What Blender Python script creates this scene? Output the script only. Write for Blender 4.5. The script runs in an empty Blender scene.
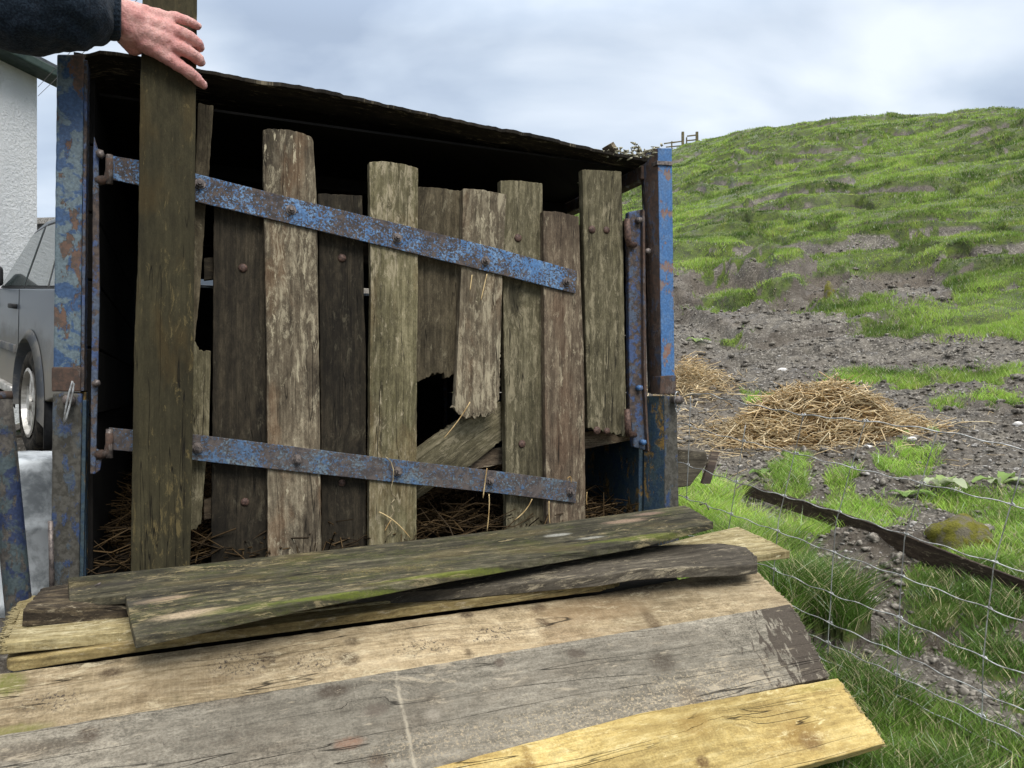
import bpy, bmesh, math, random
import numpy as np
from mathutils import Vector, Matrix, Euler, noise as mnoise

random.seed(7); rng = np.random.default_rng(11)
C = bpy.context.scene.collection
EYE = 0.78
F = 760.0; HZ = 392.0
# ---------------------------------------------------------------- camera
cd = bpy.data.cameras.new('camera'); cam = bpy.data.objects.new('camera', cd); C.objects.link(cam)
cam.location = (0, 0, EYE); cam.rotation_euler = (math.radians(90), 0, 0)
cd.sensor_width = 36; cd.lens = F/1024*36; cd.shift_y = (HZ-384)/1024
cd.clip_start = 0.02; cd.clip_end = 3000
bpy.context.scene.camera = cam
# ---------------------------------------------------------------- world
W = bpy.data.worlds.new('World'); bpy.context.scene.world = W; W.use_nodes = True
SUN_EL, SUN_AZ = math.radians(46), math.radians(152)
wn = W.node_tree; wn.nodes.clear()
def _n(t, ty, **k):
    n = t.nodes.new(ty)
    for a, b in k.items(): setattr(n, a, b)
    return n
def build_world():
    t = wn; L = t.links.new
    out = _n(t, 'ShaderNodeOutputWorld'); bg = _n(t, 'ShaderNodeBackground'); bg.inputs[1].default_value = 0.1
    sky = _n(t, 'ShaderNodeTexSky'); sky.sky_type = 'NISHITA'; sky.sun_disc = False
    sky.sun_elevation = SUN_EL; sky.sun_rotation = SUN_AZ
    tc = _n(t, 'ShaderNodeTexCoord'); sep = _n(t, 'ShaderNodeSeparateXYZ'); L(tc.outputs['Generated'], sep.inputs[0])
    # cloud layer: direction projected on a flat cloud deck
    add = _n(t, 'ShaderNodeMath', operation='ADD'); add.inputs[1].default_value = 0.32
    mx = _n(t, 'ShaderNodeMath', operation='MAXIMUM'); mx.inputs[1].default_value = 0.0
    L(sep.outputs[2], mx.inputs[0]); L(mx.outputs[0], add.inputs[0])
    dv = _n(t, 'ShaderNodeVectorMath', operation='DIVIDE'); cmb = _n(t, 'ShaderNodeCombineXYZ')
    for i in range(3): L(add.outputs[0], cmb.inputs[i])
    L(tc.outputs['Generated'], dv.inputs[0]); L(cmb.outputs[0], dv.inputs[1])
    n1 = _n(t, 'ShaderNodeTexNoise'); n1.inputs['Scale'].default_value = 1.7; n1.inputs['Detail'].default_value = 6
    n1.inputs['Roughness'].default_value = 0.45; n1.inputs['Distortion'].default_value = 0.25
    mp = _n(t, 'ShaderNodeMapping'); mp.inputs['Location'].default_value = (3.1, 0.6, 1.0); mp.inputs['Scale'].default_value = (1.0, 1.5, 1)
    L(dv.outputs[0], mp.inputs[0]); L(mp.outputs[0], n1.inputs['Vector'])
    cr = _n(t, 'ShaderNodeValToRGB'); e = cr.color_ramp.elements
    e[0].position = 0.40; e[0].color = (0.37, 0.445, 0.565, 1)
    e[1].position = 0.66; e[1].color = (0.78, 0.84, 0.91, 1)
    m = cr.color_ramp.elements.new(0.5); m.color = (0.51, 0.59, 0.70, 1)
    L(n1.outputs[0], cr.inputs[0])
    # clouds are brighter overhead and behind the viewer's left
    up = _n(t, 'ShaderNodeMapRange'); up.inputs[1].default_value = 0.42; up.inputs[2].default_value = 0.95
    up.inputs[3].default_value = 7.6; up.inputs[4].default_value = 25.0; L(sep.outputs[2], up.inputs[0])
    hi = _n(t, 'ShaderNodeMapRange'); hi.inputs[1].default_value = .45; hi.inputs[2].default_value = .85; L(sep.outputs[2], hi.inputs[0])
    neu = _n(t, 'ShaderNodeMixRGB'); L(hi.outputs[0], neu.inputs[0]); L(cr.outputs[0], neu.inputs[1]); neu.inputs[2].default_value = (.70, .685, .66, 1)
    sc = _n(t, 'ShaderNodeVectorMath', operation='SCALE'); L(neu.outputs[0], sc.inputs[0]); L(up.outputs[0], sc.inputs['Scale'])
    mix = _n(t, 'ShaderNodeMixRGB'); mix.inputs[0].default_value = 0.9
    L(sky.outputs[0], mix.inputs[1]); L(sc.outputs[0], mix.inputs[2]); L(mix.outputs[0], bg.inputs[0]); L(bg.outputs[0], out.inputs[0])
build_world()
sd = bpy.data.lights.new('sun', 'SUN'); sun = bpy.data.objects.new('sun', sd); C.objects.link(sun)
sd.energy = 1.5; sd.angle = math.radians(24); sd.color = (1, 0.96, 0.9)
# light comes from behind-right of the camera, high
sv = Vector((math.sin(SUN_AZ)*math.cos(SUN_EL), math.cos(SUN_AZ)*math.cos(SUN_EL), math.sin(SUN_EL)))
sun.rotation_euler = sv.to_track_quat('Z', 'Y').to_euler()
vs = bpy.context.scene.view_settings
vs.view_transform = 'Standard'; vs.look = 'None'; vs.exposure = 0.74; vs.gamma = 1; vs.use_curve_mapping = False
bpy.context.scene.cycles.max_bounces = 6

# ================================================================ materials
def lin(r, g, b):
    f = lambda c: ((c/255+0.055)/1.055)**2.4 if c/255 > 0.04045 else c/255/12.92
    return (f(r), f(g), f(b), 1)
class NT:
    def __init__(s, name, rough=0.8, spec=0.3):
        s.m = bpy.data.materials.new(name); s.m.use_nodes = True; s.t = s.m.node_tree
        s.b = s.t.nodes['Principled BSDF']; s.b.inputs['Roughness'].default_value = rough
        s.b.inputs['Specular IOR Level'].default_value = spec
    def n(s, ty, **k): return _n(s.t, ty, **k)
    def L(s, a, b): s.t.links.new(a, b)
    def val(s, inp, v):
        if hasattr(v, 'is_output') or hasattr(v, 'links'): s.L(v, inp)
        else: inp.default_value = v
    def math(s, op, a, b=0.0, clamp=False):
        n = s.n('ShaderNodeMath', operation=op); n.use_clamp = clamp; s.val(n.inputs[0], a); s.val(n.inputs[1], b); return n.outputs[0]
    def ramp(s, x, lo, hi, a=0.0, b=1.0):
        n = s.n('ShaderNodeMapRange'); n.interpolation_type = 'SMOOTHSTEP'
        s.val(n.inputs[0], x); n.inputs[1].default_value = lo; n.inputs[2].default_value = hi
        n.inputs[3].default_value = a; n.inputs[4].default_value = b; return n.outputs[0]
    def mix(s, f, a, b, mode='MIX'):
        n = s.n('ShaderNodeMixRGB', blend_type=mode); s.val(n.inputs[0], f); s.val(n.inputs[1], a); s.val(n.inputs[2], b); return n.outputs[0]
    def noise(s, vec, scale=(1, 1, 1), detail=4, rough=0.55, dist=0.0, off=(0, 0, 0)):
        mp = s.n('ShaderNodeMapping'); mp.inputs['Scale'].default_value = scale; mp.inputs['Location'].default_value = off; s.L(vec, mp.inputs[0])
        n = s.n('ShaderNodeTexNoise'); n.inputs['Scale'].default_value = 1; n.inputs['Detail'].default_value = detail
        n.inputs['Roughness'].default_value = rough; n.inputs['Distortion'].default_value = dist; s.L(mp.outputs[0], n.inputs['Vector']); return n.outputs[0]
    def bump(s, h, strength=0.5, dist=0.002):
        b = s.n('ShaderNodeBump'); b.inputs['Strength'].default_value = strength; b.inputs['Distance'].default_value = dist
        s.L(h, b.inputs['Height']); s.L(b.outputs[0], s.b.inputs['Normal'])
    def coords(s, kind='UV'):
        tc = s.n('ShaderNodeTexCoord'); oi = s.n('ShaderNodeObjectInfo')
        r = s.math('MULTIPLY', oi.outputs['Random'], 53.0)
        v = s.n('ShaderNodeCombineXYZ'); s.L(r, v.inputs[0]); s.L(r, v.inputs[1]); s.L(r, v.inputs[2])
        a = s.n('ShaderNodeVectorMath', operation='ADD'); s.L(tc.outputs[kind], a.inputs[0]); s.L(v.outputs[0], a.inputs[1]); return a.outputs[0]

def wood(name, dark, mid, light, moss=0.0, mossc=(62, 78, 28), stain=0.4, stainc=(30, 24, 18), fleck=0.3, fleckc=(176, 164, 138),
         speck=0.35, rough=0.85, endmud=None, streak=None, spots=(), warm=0.0, warmc=(132, 78, 36), grain=1.0, knots=0.8, ksel=0.52, sawn=0.0, mud=0.0, mudc=(58, 52, 46)):
    w = NT(name, rough, 0.2); v = w.coords('UV')
    low = w.noise(v, (1.2, 4, 1), 2)
    # wandering grain: shift across by slow noise
    dx = w.n('ShaderNodeVectorMath', operation='SCALE'); cx = w.n('ShaderNodeCombineXYZ'); w.L(w.math('SUBTRACT', low, 0.5), cx.inputs[1])
    w.L(cx.outputs[0], dx.inputs[0]); dx.inputs['Scale'].default_value = 0.05
    av = w.n('ShaderNodeVectorMath', operation='ADD'); w.L(v, av.inputs[0]); w.L(dx.outputs[0], av.inputs[1]); g = av.outputs[0]
    # knots
    mp = w.n('ShaderNodeMapping'); mp.inputs['Scale'].default_value = (3.2, 8.0, 1); w.L(v, mp.inputs[0])
    vo = w.n('ShaderNodeTexVoronoi'); vo.inputs['Scale'].default_value = 1.0; w.L(mp.outputs[0], vo.inputs['Vector'])
    sepc = w.n('ShaderNodeSeparateColor'); w.L(vo.outputs['Color'], sepc.inputs[0])
    sel = w.math('GREATER_THAN', sepc.outputs[0], ksel)
    kd = w.math('ADD', vo.outputs['Distance'], w.math('MULTIPLY', w.math('SUBTRACT', w.noise(v, (40, 60, 1), 3), 0.5), 0.12))
    knot = w.math('MULTIPLY', w.math('MULTIPLY', w.ramp(kd, 0.08, 0.17, 1, 0), sel), knots)
    halo = w.math('MULTIPLY', w.ramp(kd, 0.10, 0.36, 1, 0), sel)
    # grain bends round knots
    c2 = w.n('ShaderNodeCombineXYZ'); w.L(w.math('MULTIPLY', halo, 0.018), c2.inputs[1])
    a2 = w.n('ShaderNodeVectorMath', operation='ADD'); w.L(g, a2.inputs[0]); w.L(c2.outputs[0], a2.inputs[1]); g = a2.outputs[0]
    g1 = w.noise(g, (2.2, 70, 1), 5, 0.62)
    g2 = w.noise(g, (9, 330, 1), 3, 0.6)
    g3 = w.noise(g, (22, 60, 1), 6, 0.72, 0.5, (7, 3, 0))
    gr = w.math('ADD', w.math('ADD', w.math('MULTIPLY', g1, 0.38), w.math('MULTIPLY', g2, 0.17)), w.math('MULTIPLY', g3, 0.45))
    ramp = w.n('ShaderNodeValToRGB'); e = ramp.color_ramp.elements
    e[0].position = 0.5-0.14/grain; e[0].color = lin(*dark); e[1].position = 0.5+0.15/grain; e[1].color = lin(*light)
    m = e.new(0.5); m.color = lin(*mid); w.L(gr, ramp.inputs[0]); col = ramp.outputs[0]
    big = w.noise(v, (3.5, 9, 1), 5, 0.6, 0.4, (3, 7, 0))
    col = w.mix(w.math('MULTIPLY', w.ramp(big, 0.5, 0.68), stain), col, lin(*stainc))
    tone = w.noise(v, (1.7, 3.5, 1), 3, 0.5, 0, (11, 2, 0))
    col = w.mix(1.0, col, w.ramp(tone, 0.3, 0.7, 0.72, 1.25), 'MULTIPLY')
    if warm: col = w.mix(w.math('MULTIPLY', w.ramp(w.noise(v, (4, 10, 1), 4, 0.6, 0.3, (31, 5, 0)), 0.52, 0.66), warm), col, lin(*warmc))
    if sawn:   # saw marks across the board and fibrous fuzz
        sm = w.noise(v, (260, 12, 1), 3, 0.6, 0.2)
        col = w.mix(w.math('MULTIPLY', w.ramp(sm, 0.45, 0.7), sawn*0.28), col, lin(*light))
    sp = w.noise(v, (230, 330, 1), 4, 0.75)
    sp_ = w.math('ADD', w.math('MULTIPLY', sp, .5), w.math('MULTIPLY', w.noise(g, (38, 110, 1), 6, .75, .4, (8, 8, 0)), .5))
    col = w.mix(w.ramp(w.noise(v, (5, 11, 1), 3, .6, 0, (41, 2, 0)), .3, .7, .45, 1.0), col, w.mix(1.0, col, w.ramp(sp_, 0.36, 0.64, 1-speck*1.15, 1+speck*.95), 'MULTIPLY'))
    if moss:
        mn = w.math('ADD', w.math('MULTIPLY', w.noise(v, (5, 13, 1), 9, 0.8, 0.3, (5, 1, 0)), .7), w.math('MULTIPLY', w.noise(v, (90, 160, 1), 4, .7), .3))
        col = w.mix(w.math('MULTIPLY', w.ramp(mn, 0.58-0.18*moss, 0.80-0.18*moss), min(1, moss*1.1)), col,
                    w.mix(sp, lin(*[c*0.6 for c in mossc]), lin(*mossc)))
    if mud:
        mn = w.noise(v, (7, 16, 1), 8, 0.75, 0.2, (15, 21, 0))
        col = w.mix(w.ramp(mn, 0.60-0.2*mud, 0.63-0.2*mud, 0, 0.9), col, lin(*mudc))
    if endmud:      # wet mud trodden onto one end of the board
        tcu = w.n('ShaderNodeTexCoord'); su = w.n('ShaderNodeSeparateXYZ'); w.L(tcu.outputs['UV'], su.inputs[0])
        en = w.math('ADD', w.ramp(su.outputs[0], endmud[0], endmud[1], 0, .34), w.noise(tcu.outputs['UV'], (75, 22, 1), 5, .65, .5, (3, 1, 0)))
        col = w.mix(w.ramp(en, .66, .71, 0, .92), col, w.mix(sp, lin(50, 44, 38), lin(82, 74, 66)))
    if streak:
        tcs = w.n('ShaderNodeTexCoord'); su2 = w.n('ShaderNodeSeparateXYZ'); w.L(tcs.outputs['UV'], su2.inputs[0])
        sn = w.math('ADD', su2.outputs[0], w.math('MULTIPLY', w.math('SUBTRACT', w.noise(tcs.outputs['UV'], (20, 20, 1), 3), .5), .012))
        col = w.mix(w.math('MULTIPLY', w.ramp(w.math('ABSOLUTE', w.math('SUBTRACT', sn, streak)), .0, .0055, .6, 0), w.ramp(w.noise(tcs.outputs['UV'], (60, 40, 1), 4, .7, 0, (7, 7, 7)), .35, .6)), col, lin(172, 163, 144))
    if spots:
        tcp = w.n('ShaderNodeTexCoord'); sp2 = w.n('ShaderNodeSeparateXYZ'); w.L(tcp.outputs['UV'], sp2.inputs[0])
        ns = w.math('SUBTRACT', w.noise(tcp.outputs['UV'], (45, 70, 1), 7, .78, .3), .5); nf = w.noise(tcp.outputs['UV'], (170, 190, 1), 5, .75, .5, (6, 2, 0))
        for (u0, v0, ru, rv, colr, k) in spots:
            du = w.math('DIVIDE', w.math('SUBTRACT', sp2.outputs[0], u0), ru); dv_ = w.math('DIVIDE', w.math('SUBTRACT', sp2.outputs[1], v0), rv)
            dd = w.math('SQRT', w.math('ADD', w.math('MULTIPLY', du, du), w.math('MULTIPLY', dv_, dv_)))
            dd = w.math('ADD', dd, w.math('MULTIPLY', ns, 1.6 if k > 0 else 1.3))
            msk = w.math('MULTIPLY', w.ramp(dd, .45, 1.45, abs(k), 0), w.ramp(nf, .36, .60, .55, 1.0))
            if k < 0: msk = w.math('MULTIPLY', msk, w.ramp(nf, .52, .60))     # speckled cluster
            col = w.mix(msk, col, lin(*colr))
    fl = w.noise(g, (16, 75, 1), 5, 0.75, 0.6, (9, 9, 0))
    col = w.mix(w.math('MULTIPLY', w.ramp(fl, 0.64-0.06*fleck, 0.69-0.04*fleck), min(1, 0.35+fleck*0.65)), col, lin(*fleckc)) if fleck else col
    if fleck:   # larger flaked patches of bleached surface
        fp_ = w.math('ADD', w.math('MULTIPLY', w.noise(g, (16, 55, 1), 9, 0.82, 0.5, (19, 4, 0)), .75), w.math('MULTIPLY', w.noise(v, (2.2, 4, 1), 2, .5, 0, (2, 19, 0)), .25))
        col = w.mix(w.math('MULTIPLY', w.ramp(fp_, 0.555-0.07*fleck, 0.63-0.07*fleck), 0.55), col, lin(*fleckc))
    crk = w.noise(g, (1.1, 26, 1), 3, 0.5, 0.0, (1, 3, 0))
    cm = w.math('MULTIPLY', w.ramp(w.math('ABSOLUTE', w.math('SUBTRACT', crk, 0.46)), 0.0, 0.006, 1, 0), w.ramp(big, 0.42, 0.55))
    col = w.mix(w.math('MULTIPLY', cm, 0.85), col, (0.006, 0.005, 0.004, 1))
    col = w.mix(w.math('MULTIPLY', halo, 0.35*knots), col, lin(*[c*0.75 for c in stainc]))
    col = w.mix(w.math('MULTIPLY', knot, 0.8), col, lin(*[c*0.55 for c in mid]))
    w.L(col, w.b.inputs['Base Color'])
    h = w.math('ADD', w.math('ADD', w.math('MULTIPLY', gr, 1.0), w.math('MULTIPLY', sp, 0.3)), w.math('MULTIPLY', cm, -1.6))
    h = w.math('SUBTRACT', h, w.math('MULTIPLY', knot, 0.3)); w.bump(h, 0.75, 0.0018)
    return w.m

def painted(name, blue, blue2, rust, rust2, t=0.5, scale=28, soft=0.02, bigs=6, rough=0.55, detail=8, stretch=(1, 1, 1)):
    w = NT(name, rough, 0.35); v = w.coords('Object')
    n1 = w.noise(v, tuple(scale*s for s in stretch), detail, 0.7, 0.15); nb = w.noise(v, (bigs,)*3, 4, 0.6, 0.2, (4, 2, 8))
    f = w.math('ADD', w.math('MULTIPLY', n1, 0.62), w.math('MULTIPLY', nb, 0.38))
    mask = w.ramp(f, t-soft, t+soft)     # 1 = rust / bare
    b = w.mix(w.ramp(w.noise(v, (bigs*2.2,)*3, 6, 0.65, 0.5, (1, 9, 3)), 0.47, 0.53), lin(*blue), lin(*blue2))
    b = w.mix(1.0, b, w.ramp(w.noise(v, (180,)*3, 2), 0.3, 0.7, 0.75, 1.2), 'MULTIPLY')
    r = w.mix(w.ramp(w.noise(v, (70,)*3, 5, 0.7), 0.4, 0.6), lin(*rust), lin(*rust2))
    w.L(w.mix(mask, b, r), w.b.inputs['Base Color'])
    w.L(w.ramp(mask, 0, 1, rough-0.1, 0.9), w.b.inputs['Roughness'])
    h = w.math('ADD', w.math('MULTIPLY', mask, -0.6), w.math('MULTIPLY', w.noise(v, (140,)*3, 4, 0.7), 0.7)); w.bump(h, 0.8, 0.0012)
    return w.m
def plain(name, a, b, scale=30, rough=0.7, spec=0.3, metal=0, bump=0.3, bd=0.001, kind='Object', detail=5, lo=.4, hi=.6):
    w = NT(name, rough, spec); v = w.coords(kind); n = w.noise(v, (scale,)*3, detail, 0.65, 0.2)
    w.L(w.mix(w.ramp(n, lo, hi), lin(*a), lin(*b)), w.b.inputs['Base Color']); w.b.inputs['Metallic'].default_value = metal
    if bump: w.bump(n, bump, bd)
    return w.m

# ---- trailer frame of reference
Lp = Vector((-0.953, 1.638)); gx = Vector((0.9168, 0.3993)); nv = Vector((0.3993, -0.9168))
def T(u, v, z):      # u along the gate, v out of the trailer, z above eye level
    p = Lp + gx*u + nv*v; return Vector((p.x, p.y, z+EYE))
def G(px, py, v=0.0):
    k = (px-512)/F; Y = (Lp.dot(nv)+v)/(nv.x*k+nv.y); return Vector((k*Y, Y, EYE-(py-HZ)/F*Y))
def uvz(p):
    q = Vector((p.x, p.y))-Lp; return q.dot(gx), q.dot(nv), p.z-EYE
def Pd(px, py, Y): return Vector(((px-512)/F*Y, Y, EYE-(py-HZ)/F*Y))

rd_ = Vector((nv.x*.60, nv.y*.60, .80)).normalized()*-1
def spot(px, py, v, wpx, hpx, colr, k, fn):
    """a mark at a pixel of the photo, turned into the board's own surface coordinates (metres)"""
    fn = Vector(fn).normalized(); ax = gx.to_3d().normalized(); ay = fn.cross(ax).normalized(); az_ = ax.cross(ay).normalized()
    f = lambda x, y: (lambda c: (c.dot(ax), c.dot(ay)+c.dot(az_)))(G(x, y, v))
    a = f(px, py); b = f(px+wpx, py-wpx*.2); p = G(px, py, v); Y = p.y
    return (a[0], a[1], abs(b[0]-a[0]), hpx/F*Y*1.5, colr, k)
KD = (52, 38, 28); SPK = (52, 46, 46)
def vt(py, px):     # slope position of a point on the three sloping boards
    edges = [(0, 672, 735), (760, 575, 604)]; t = px/780.0; y0 = 672-97*t; y1 = 736-130*t; v0 = .463+.05*t; v1 = .56+.045*t; y2 = y1+150-78*t; return v0+(v1-v0)*(py-y0)/(y1-y0) if py < y1 else v1+.11*(py-y1)/(y2-y1)
def SPS(L, fn): return [spot(x, y, vt(y, x), w_, h_, c, k, fn) for x, y, w_, h_, c, k in L]
TAN = SPS([(353, 662, 11, 5, KD, .85), (323, 637, 7, 3, KD, .7), (358, 646, 8, 3, KD, .6), (477, 618, 7, 3, KD, .8), (548, 611, 7, 3, KD, .7), (551, 625, 6, 4, KD, .8), (474, 655, 4, 3, KD, .6),
    (430, 651, 30, 6, SPK, -.9), (500, 637, 30, 6, SPK, -.9), (316, 666, 22, 7, SPK, -.9), (245, 668, 36, 9, SPK, -.95), (110, 676, 13, 4, KD, .8), (270, 662, 9, 4, KD, .8), (50, 704, 34, 8, SPK, -.9), (96, 664, 30, 4, (44, 38, 30), .8),
    (8, 684, 16, 9, (92, 98, 38), .75), (10, 733, 40, 4, (96, 102, 40), .6), (640, 588, 34, 8, (54, 46, 38), .75), (659, 624, 6, 10, (70, 54, 38), .7), (720, 582, 30, 4, (52, 44, 36), .7), (600, 612, 50, 8, (120, 96, 68), .5)], rd_)
GRY = SPS([(90, 732, 12, 6, KD, .7), (332, 690, 16, 6, (58, 48, 40), .8), (576, 653, 9, 4, (70, 60, 52), .7), (499, 662, 5, 4, (74, 62, 54), .7), (374, 708, 12, 5, (84, 74, 66), .6), (374, 757, 9, 7, (72, 60, 50), .8),
    (346, 739, 14, 4, (128, 92, 72), .6), (663, 662, 13, 8, (56, 48, 40), .75), (695, 711, 5, 3, KD, .9), (690, 698, 12, 9, (84, 72, 58), .7), (772, 650, 6, 3, (60, 52, 46), .7), (30, 748, 50, 7, (74, 66, 56), .6),
    (700, 690, 70, 16, (164, 150, 124), -.8), (560, 720, 90, 14, (164, 150, 124), -.8), (430, 740, 60, 12, (160, 146, 122), -.7), (430, 712, 8, 5, (160, 152, 138), .4), (640, 640, 60, 8, (78, 72, 66), -.6), (200, 740, 90, 14, (90, 82, 72), -.6)], rd_)
YEL = SPS([(827, 747, 10, 6, (92, 74, 58), .9), (820, 740, 20, 10, (120, 92, 46), .6), (699, 760, 6, 4, (84, 62, 40), .9), (511, 765, 14, 7, (104, 78, 40), .85), (521, 758, 5, 14, (112, 84, 40), .7), (690, 722, 16, 8, (126, 100, 52), .6), (840, 688, 30, 3, (116, 112, 50), .5)], rd_)
DNv = (0, 0, -1)
MOS = [spot(x, y, v, w_, h_, c, k, DNv) for x, y, v, w_, h_, c, k in ((165, 599, .40, 26, 4, (178, 156, 128), .85), (188, 618, .46, 30, 6, (176, 158, 132), .85), (95, 586, .30, 60, 4, (52, 48, 46), .6), (120, 600, .4, 60, 9, (62, 60, 60), .55),
    (628, 518, .32, 20, 4, (150, 128, 110), .8), (652, 509, .30, 14, 3, (140, 118, 104), .7), (662, 515, .34, 16, 4, (48, 42, 38), .7), (557, 535, .34, 12, 3, (168, 168, 160), .7), (590, 540, .38, 12, 2.5, (160, 160, 152), .7),
    (450, 573, .47, 60, 3, (112, 122, 44), .65), (340, 596, .49, 60, 3, (104, 116, 40), .7), (640, 538, .42, 50, 3, (106, 114, 44), .6), (230, 570, .28, 70, 4, (136, 122, 86), -.7), (390, 572, .40, 60, 7, (124, 112, 66), -.6), (240, 610, .48, 40, 5, (82, 92, 36), .6))]
UE = G(808, 640, .66).to_2d().dot(gx); US = G(402, 700, .63).to_2d().dot(gx)
M = {}
# slats: front layer pale, back layer darker wood with gate shade put into colour
M['slat_pale'] = wood('slat_pale', (52, 45, 36), (100, 90, 74), (150, 140, 118), moss=0.3, mossc=(92, 92, 52), stain=0.6, stainc=(38, 33, 27), fleck=0.75, fleckc=(178, 168, 142), warm=0.3, warmc=(110, 76, 48))
M['slat_green'] = wood('slat_green', (50, 46, 33), (98, 92, 68), (142, 134, 106), moss=0.45, mossc=(98, 96, 50), stain=0.5, stainc=(44, 38, 28), fleck=0.5, warm=0.2, warmc=(112, 82, 50))
M['slat_dark'] = wood('slat_dark', (24, 21, 16), (46, 41, 32), (74, 66, 52), moss=0.15, mossc=(48, 48, 30), stain=0.6, stainc=(15, 13, 11), fleck=0.2, fleckc=(92, 86, 70))
M['slat_mid']   = wood('slat_mid', (44, 38, 28), (78, 70, 54), (112, 102, 82), moss=0.3, mossc=(80, 80, 44), stain=0.55, stainc=(28, 24, 18), fleck=0.25, fleckc=(136, 128, 106))
M['slat_olive'] = wood('slat_olive', (50, 46, 34), (96, 90, 69), (134, 126, 102), moss=0.4, mossc=(88, 88, 50), stain=0.45, stainc=(44, 38, 28), fleck=0.45, fleckc=(158, 148, 122))
M['slat_brown'] = wood('slat_brown', (52, 43, 35), (92, 80, 66), (132, 120, 100), moss=0.2, mossc=(84, 82, 50), stain=0.5, stainc=(46, 36, 29), fleck=0.4, warm=0.2, warmc=(104, 74, 54))
M['held'] = wood('held_plank', (38, 34, 23), (56, 52, 36), (76, 70, 50), moss=0.3, mossc=(56, 58, 32), stain=0.5, stainc=(30, 27, 19), fleck=0.05, fleckc=(118, 104, 68), warm=0.2, warmc=(92, 72, 36), grain=0.7, speck=0.22)
M['mossy'] = wood('mossy_board', (34, 33, 28), (66, 63, 51), (108, 103, 84), moss=0.6, mossc=(86, 94, 38), stain=0.55, stainc=(34, 32, 28), fleck=0.4, fleckc=(156, 142, 108), warm=0.2, warmc=(120, 104, 62), spots=MOS)
M['grey_old'] = wood('grey_old', (50, 45, 38), (84, 78, 68), (124, 116, 102), moss=0.1, mossc=(70, 72, 44), stain=0.5, stainc=(38, 33, 28), fleck=0.35, grain=.8)
M['chunk']      = wood('dark_chunk', (30, 25, 20), (62, 54, 44), (120, 106, 82), stain=0.7, stainc=(20, 16, 13), fleck=0.4, moss=0.1)
M['fresh'] = wood('fresh_sawn', (112, 98, 64), (158, 144, 104), (200, 188, 148), stain=0.35, stainc=(100, 86, 54), fleck=0.55, fleckc=(214, 204, 170), moss=0.2, mossc=(112, 112, 62), sawn=0.5, knots=0.6)
M['edge_pale']  = wood('pale_edge', (84, 72, 46), (128, 112, 74), (166, 152, 108), stain=0.4, stainc=(66, 54, 34), fleck=0.3, moss=0.3, mossc=(104, 102, 50))
M['ramp_tan'] = wood('tan_rough', (104, 90, 67), (150, 134, 106), (184, 169, 140), stain=0.5, stainc=(98, 78, 56), fleck=0.2, fleckc=(194, 182, 152), sawn=0.5, knots=0, moss=.2, mossc=(110, 106, 56), speck=0.38, spots=TAN)
M['ramp_grey'] = wood('grey_rough', (88, 83, 73), (121, 115, 103), (150, 144, 130), stain=0.35, stainc=(90, 78, 64), fleck=0.12, fleckc=(172, 160, 138), sawn=0.4, knots=0, speck=0.5, grain=0.7, endmud=(UE-.22, UE+.03), streak=US, spots=GRY)
M['ramp_yel'] = wood('yellow_rough', (130, 110, 66), (166, 145, 91), (194, 176, 124), stain=0.35, stainc=(122, 96, 54), fleck=0.15, fleckc=(214, 200, 154), sawn=0.5, knots=0, speck=0.3, spots=YEL)
M['interior']   = wood('shaded_ply', (12, 11, 10), (20, 18, 16), (30, 27, 24), stain=0.5, stainc=(8, 8, 8), fleck=0, speck=0.2)  # inside ply: deep trailer shade is put into its near-black colour
M['roof']       = wood('roof_board', (24, 22, 19), (42, 38, 32), (66, 60, 50), moss=0.2, mossc=(64, 66, 44), stain=0.5, stainc=(16, 15, 13), fleck=0.2)
M['sleeper']    = wood('wet_board', (34, 27, 22), (58, 48, 40), (88, 76, 64), stain=0.4, fleck=0.15, stainc=(26, 20, 16))
M['post_far']   = wood('fence_post', (66, 58, 44), (106, 98, 74), (140, 132, 100), moss=0.5, mossc=(120, 126, 58))
M['strap'] = painted('strap_paint', (76, 114, 158), (100, 132, 168), (88, 78, 72), (62, 57, 56), t=0.475, scale=190, soft=0.03, bigs=13, detail=5)
M['strap_low'] = painted('strap_low_paint', (76, 102, 132), (98, 114, 126), (92, 84, 80), (68, 63, 62), t=0.475, scale=170, soft=0.04, bigs=11, detail=5)
M['post_blue'] = painted('post_blue', (52, 76, 108), (92, 106, 112), (104, 82, 70), (80, 70, 64), t=0.545, scale=34, soft=0.01, bigs=11, stretch=(1, 1, .45))
M['post_bright'] = painted('post_bright', (66, 104, 150), (78, 110, 150), (128, 94, 80), (120, 112, 110), t=0.53, scale=36, soft=0.01, bigs=10, stretch=(1, 1, .5))
M['post_low'] = painted('post_low', (52, 68, 100), (70, 78, 84), (60, 58, 52), (82, 80, 74), t=0.49, scale=30, soft=0.02, bigs=9, stretch=(1, 1, .45))
M['rusty'] = painted('rust_brown', (88, 78, 72), (66, 72, 86), (84, 66, 56), (64, 54, 48), t=0.46, scale=40, soft=0.03, bigs=9, stretch=(1, 1, .4))
M['bar'] = painted('hinge_bar', (62, 78, 112), (72, 82, 98), (88, 76, 68), (60, 54, 52), t=0.50, scale=60, soft=0.03, bigs=8)
M['teal'] = painted('teal_panel', (46, 64, 80), (58, 72, 78), (128, 102, 52), (60, 58, 52), t=0.55, scale=26, soft=0.02, bigs=12, stretch=(1, 1, .4))
M['pole'] = painted('pole_blue', (36, 46, 72), (60, 70, 72), (56, 53, 50), (80, 76, 70), t=0.50, scale=34, soft=0.02, bigs=8, stretch=(1, 1, .5))
M['iron'] = plain('dark_iron', (78, 72, 70), (124, 114, 108), 120, 0.5, 0.5, 0.4)
M['rustbolt'] = plain('rust_bolt', (62, 46, 40), (98, 76, 66), 150, 0.6, 0.4, 0.2)
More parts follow.
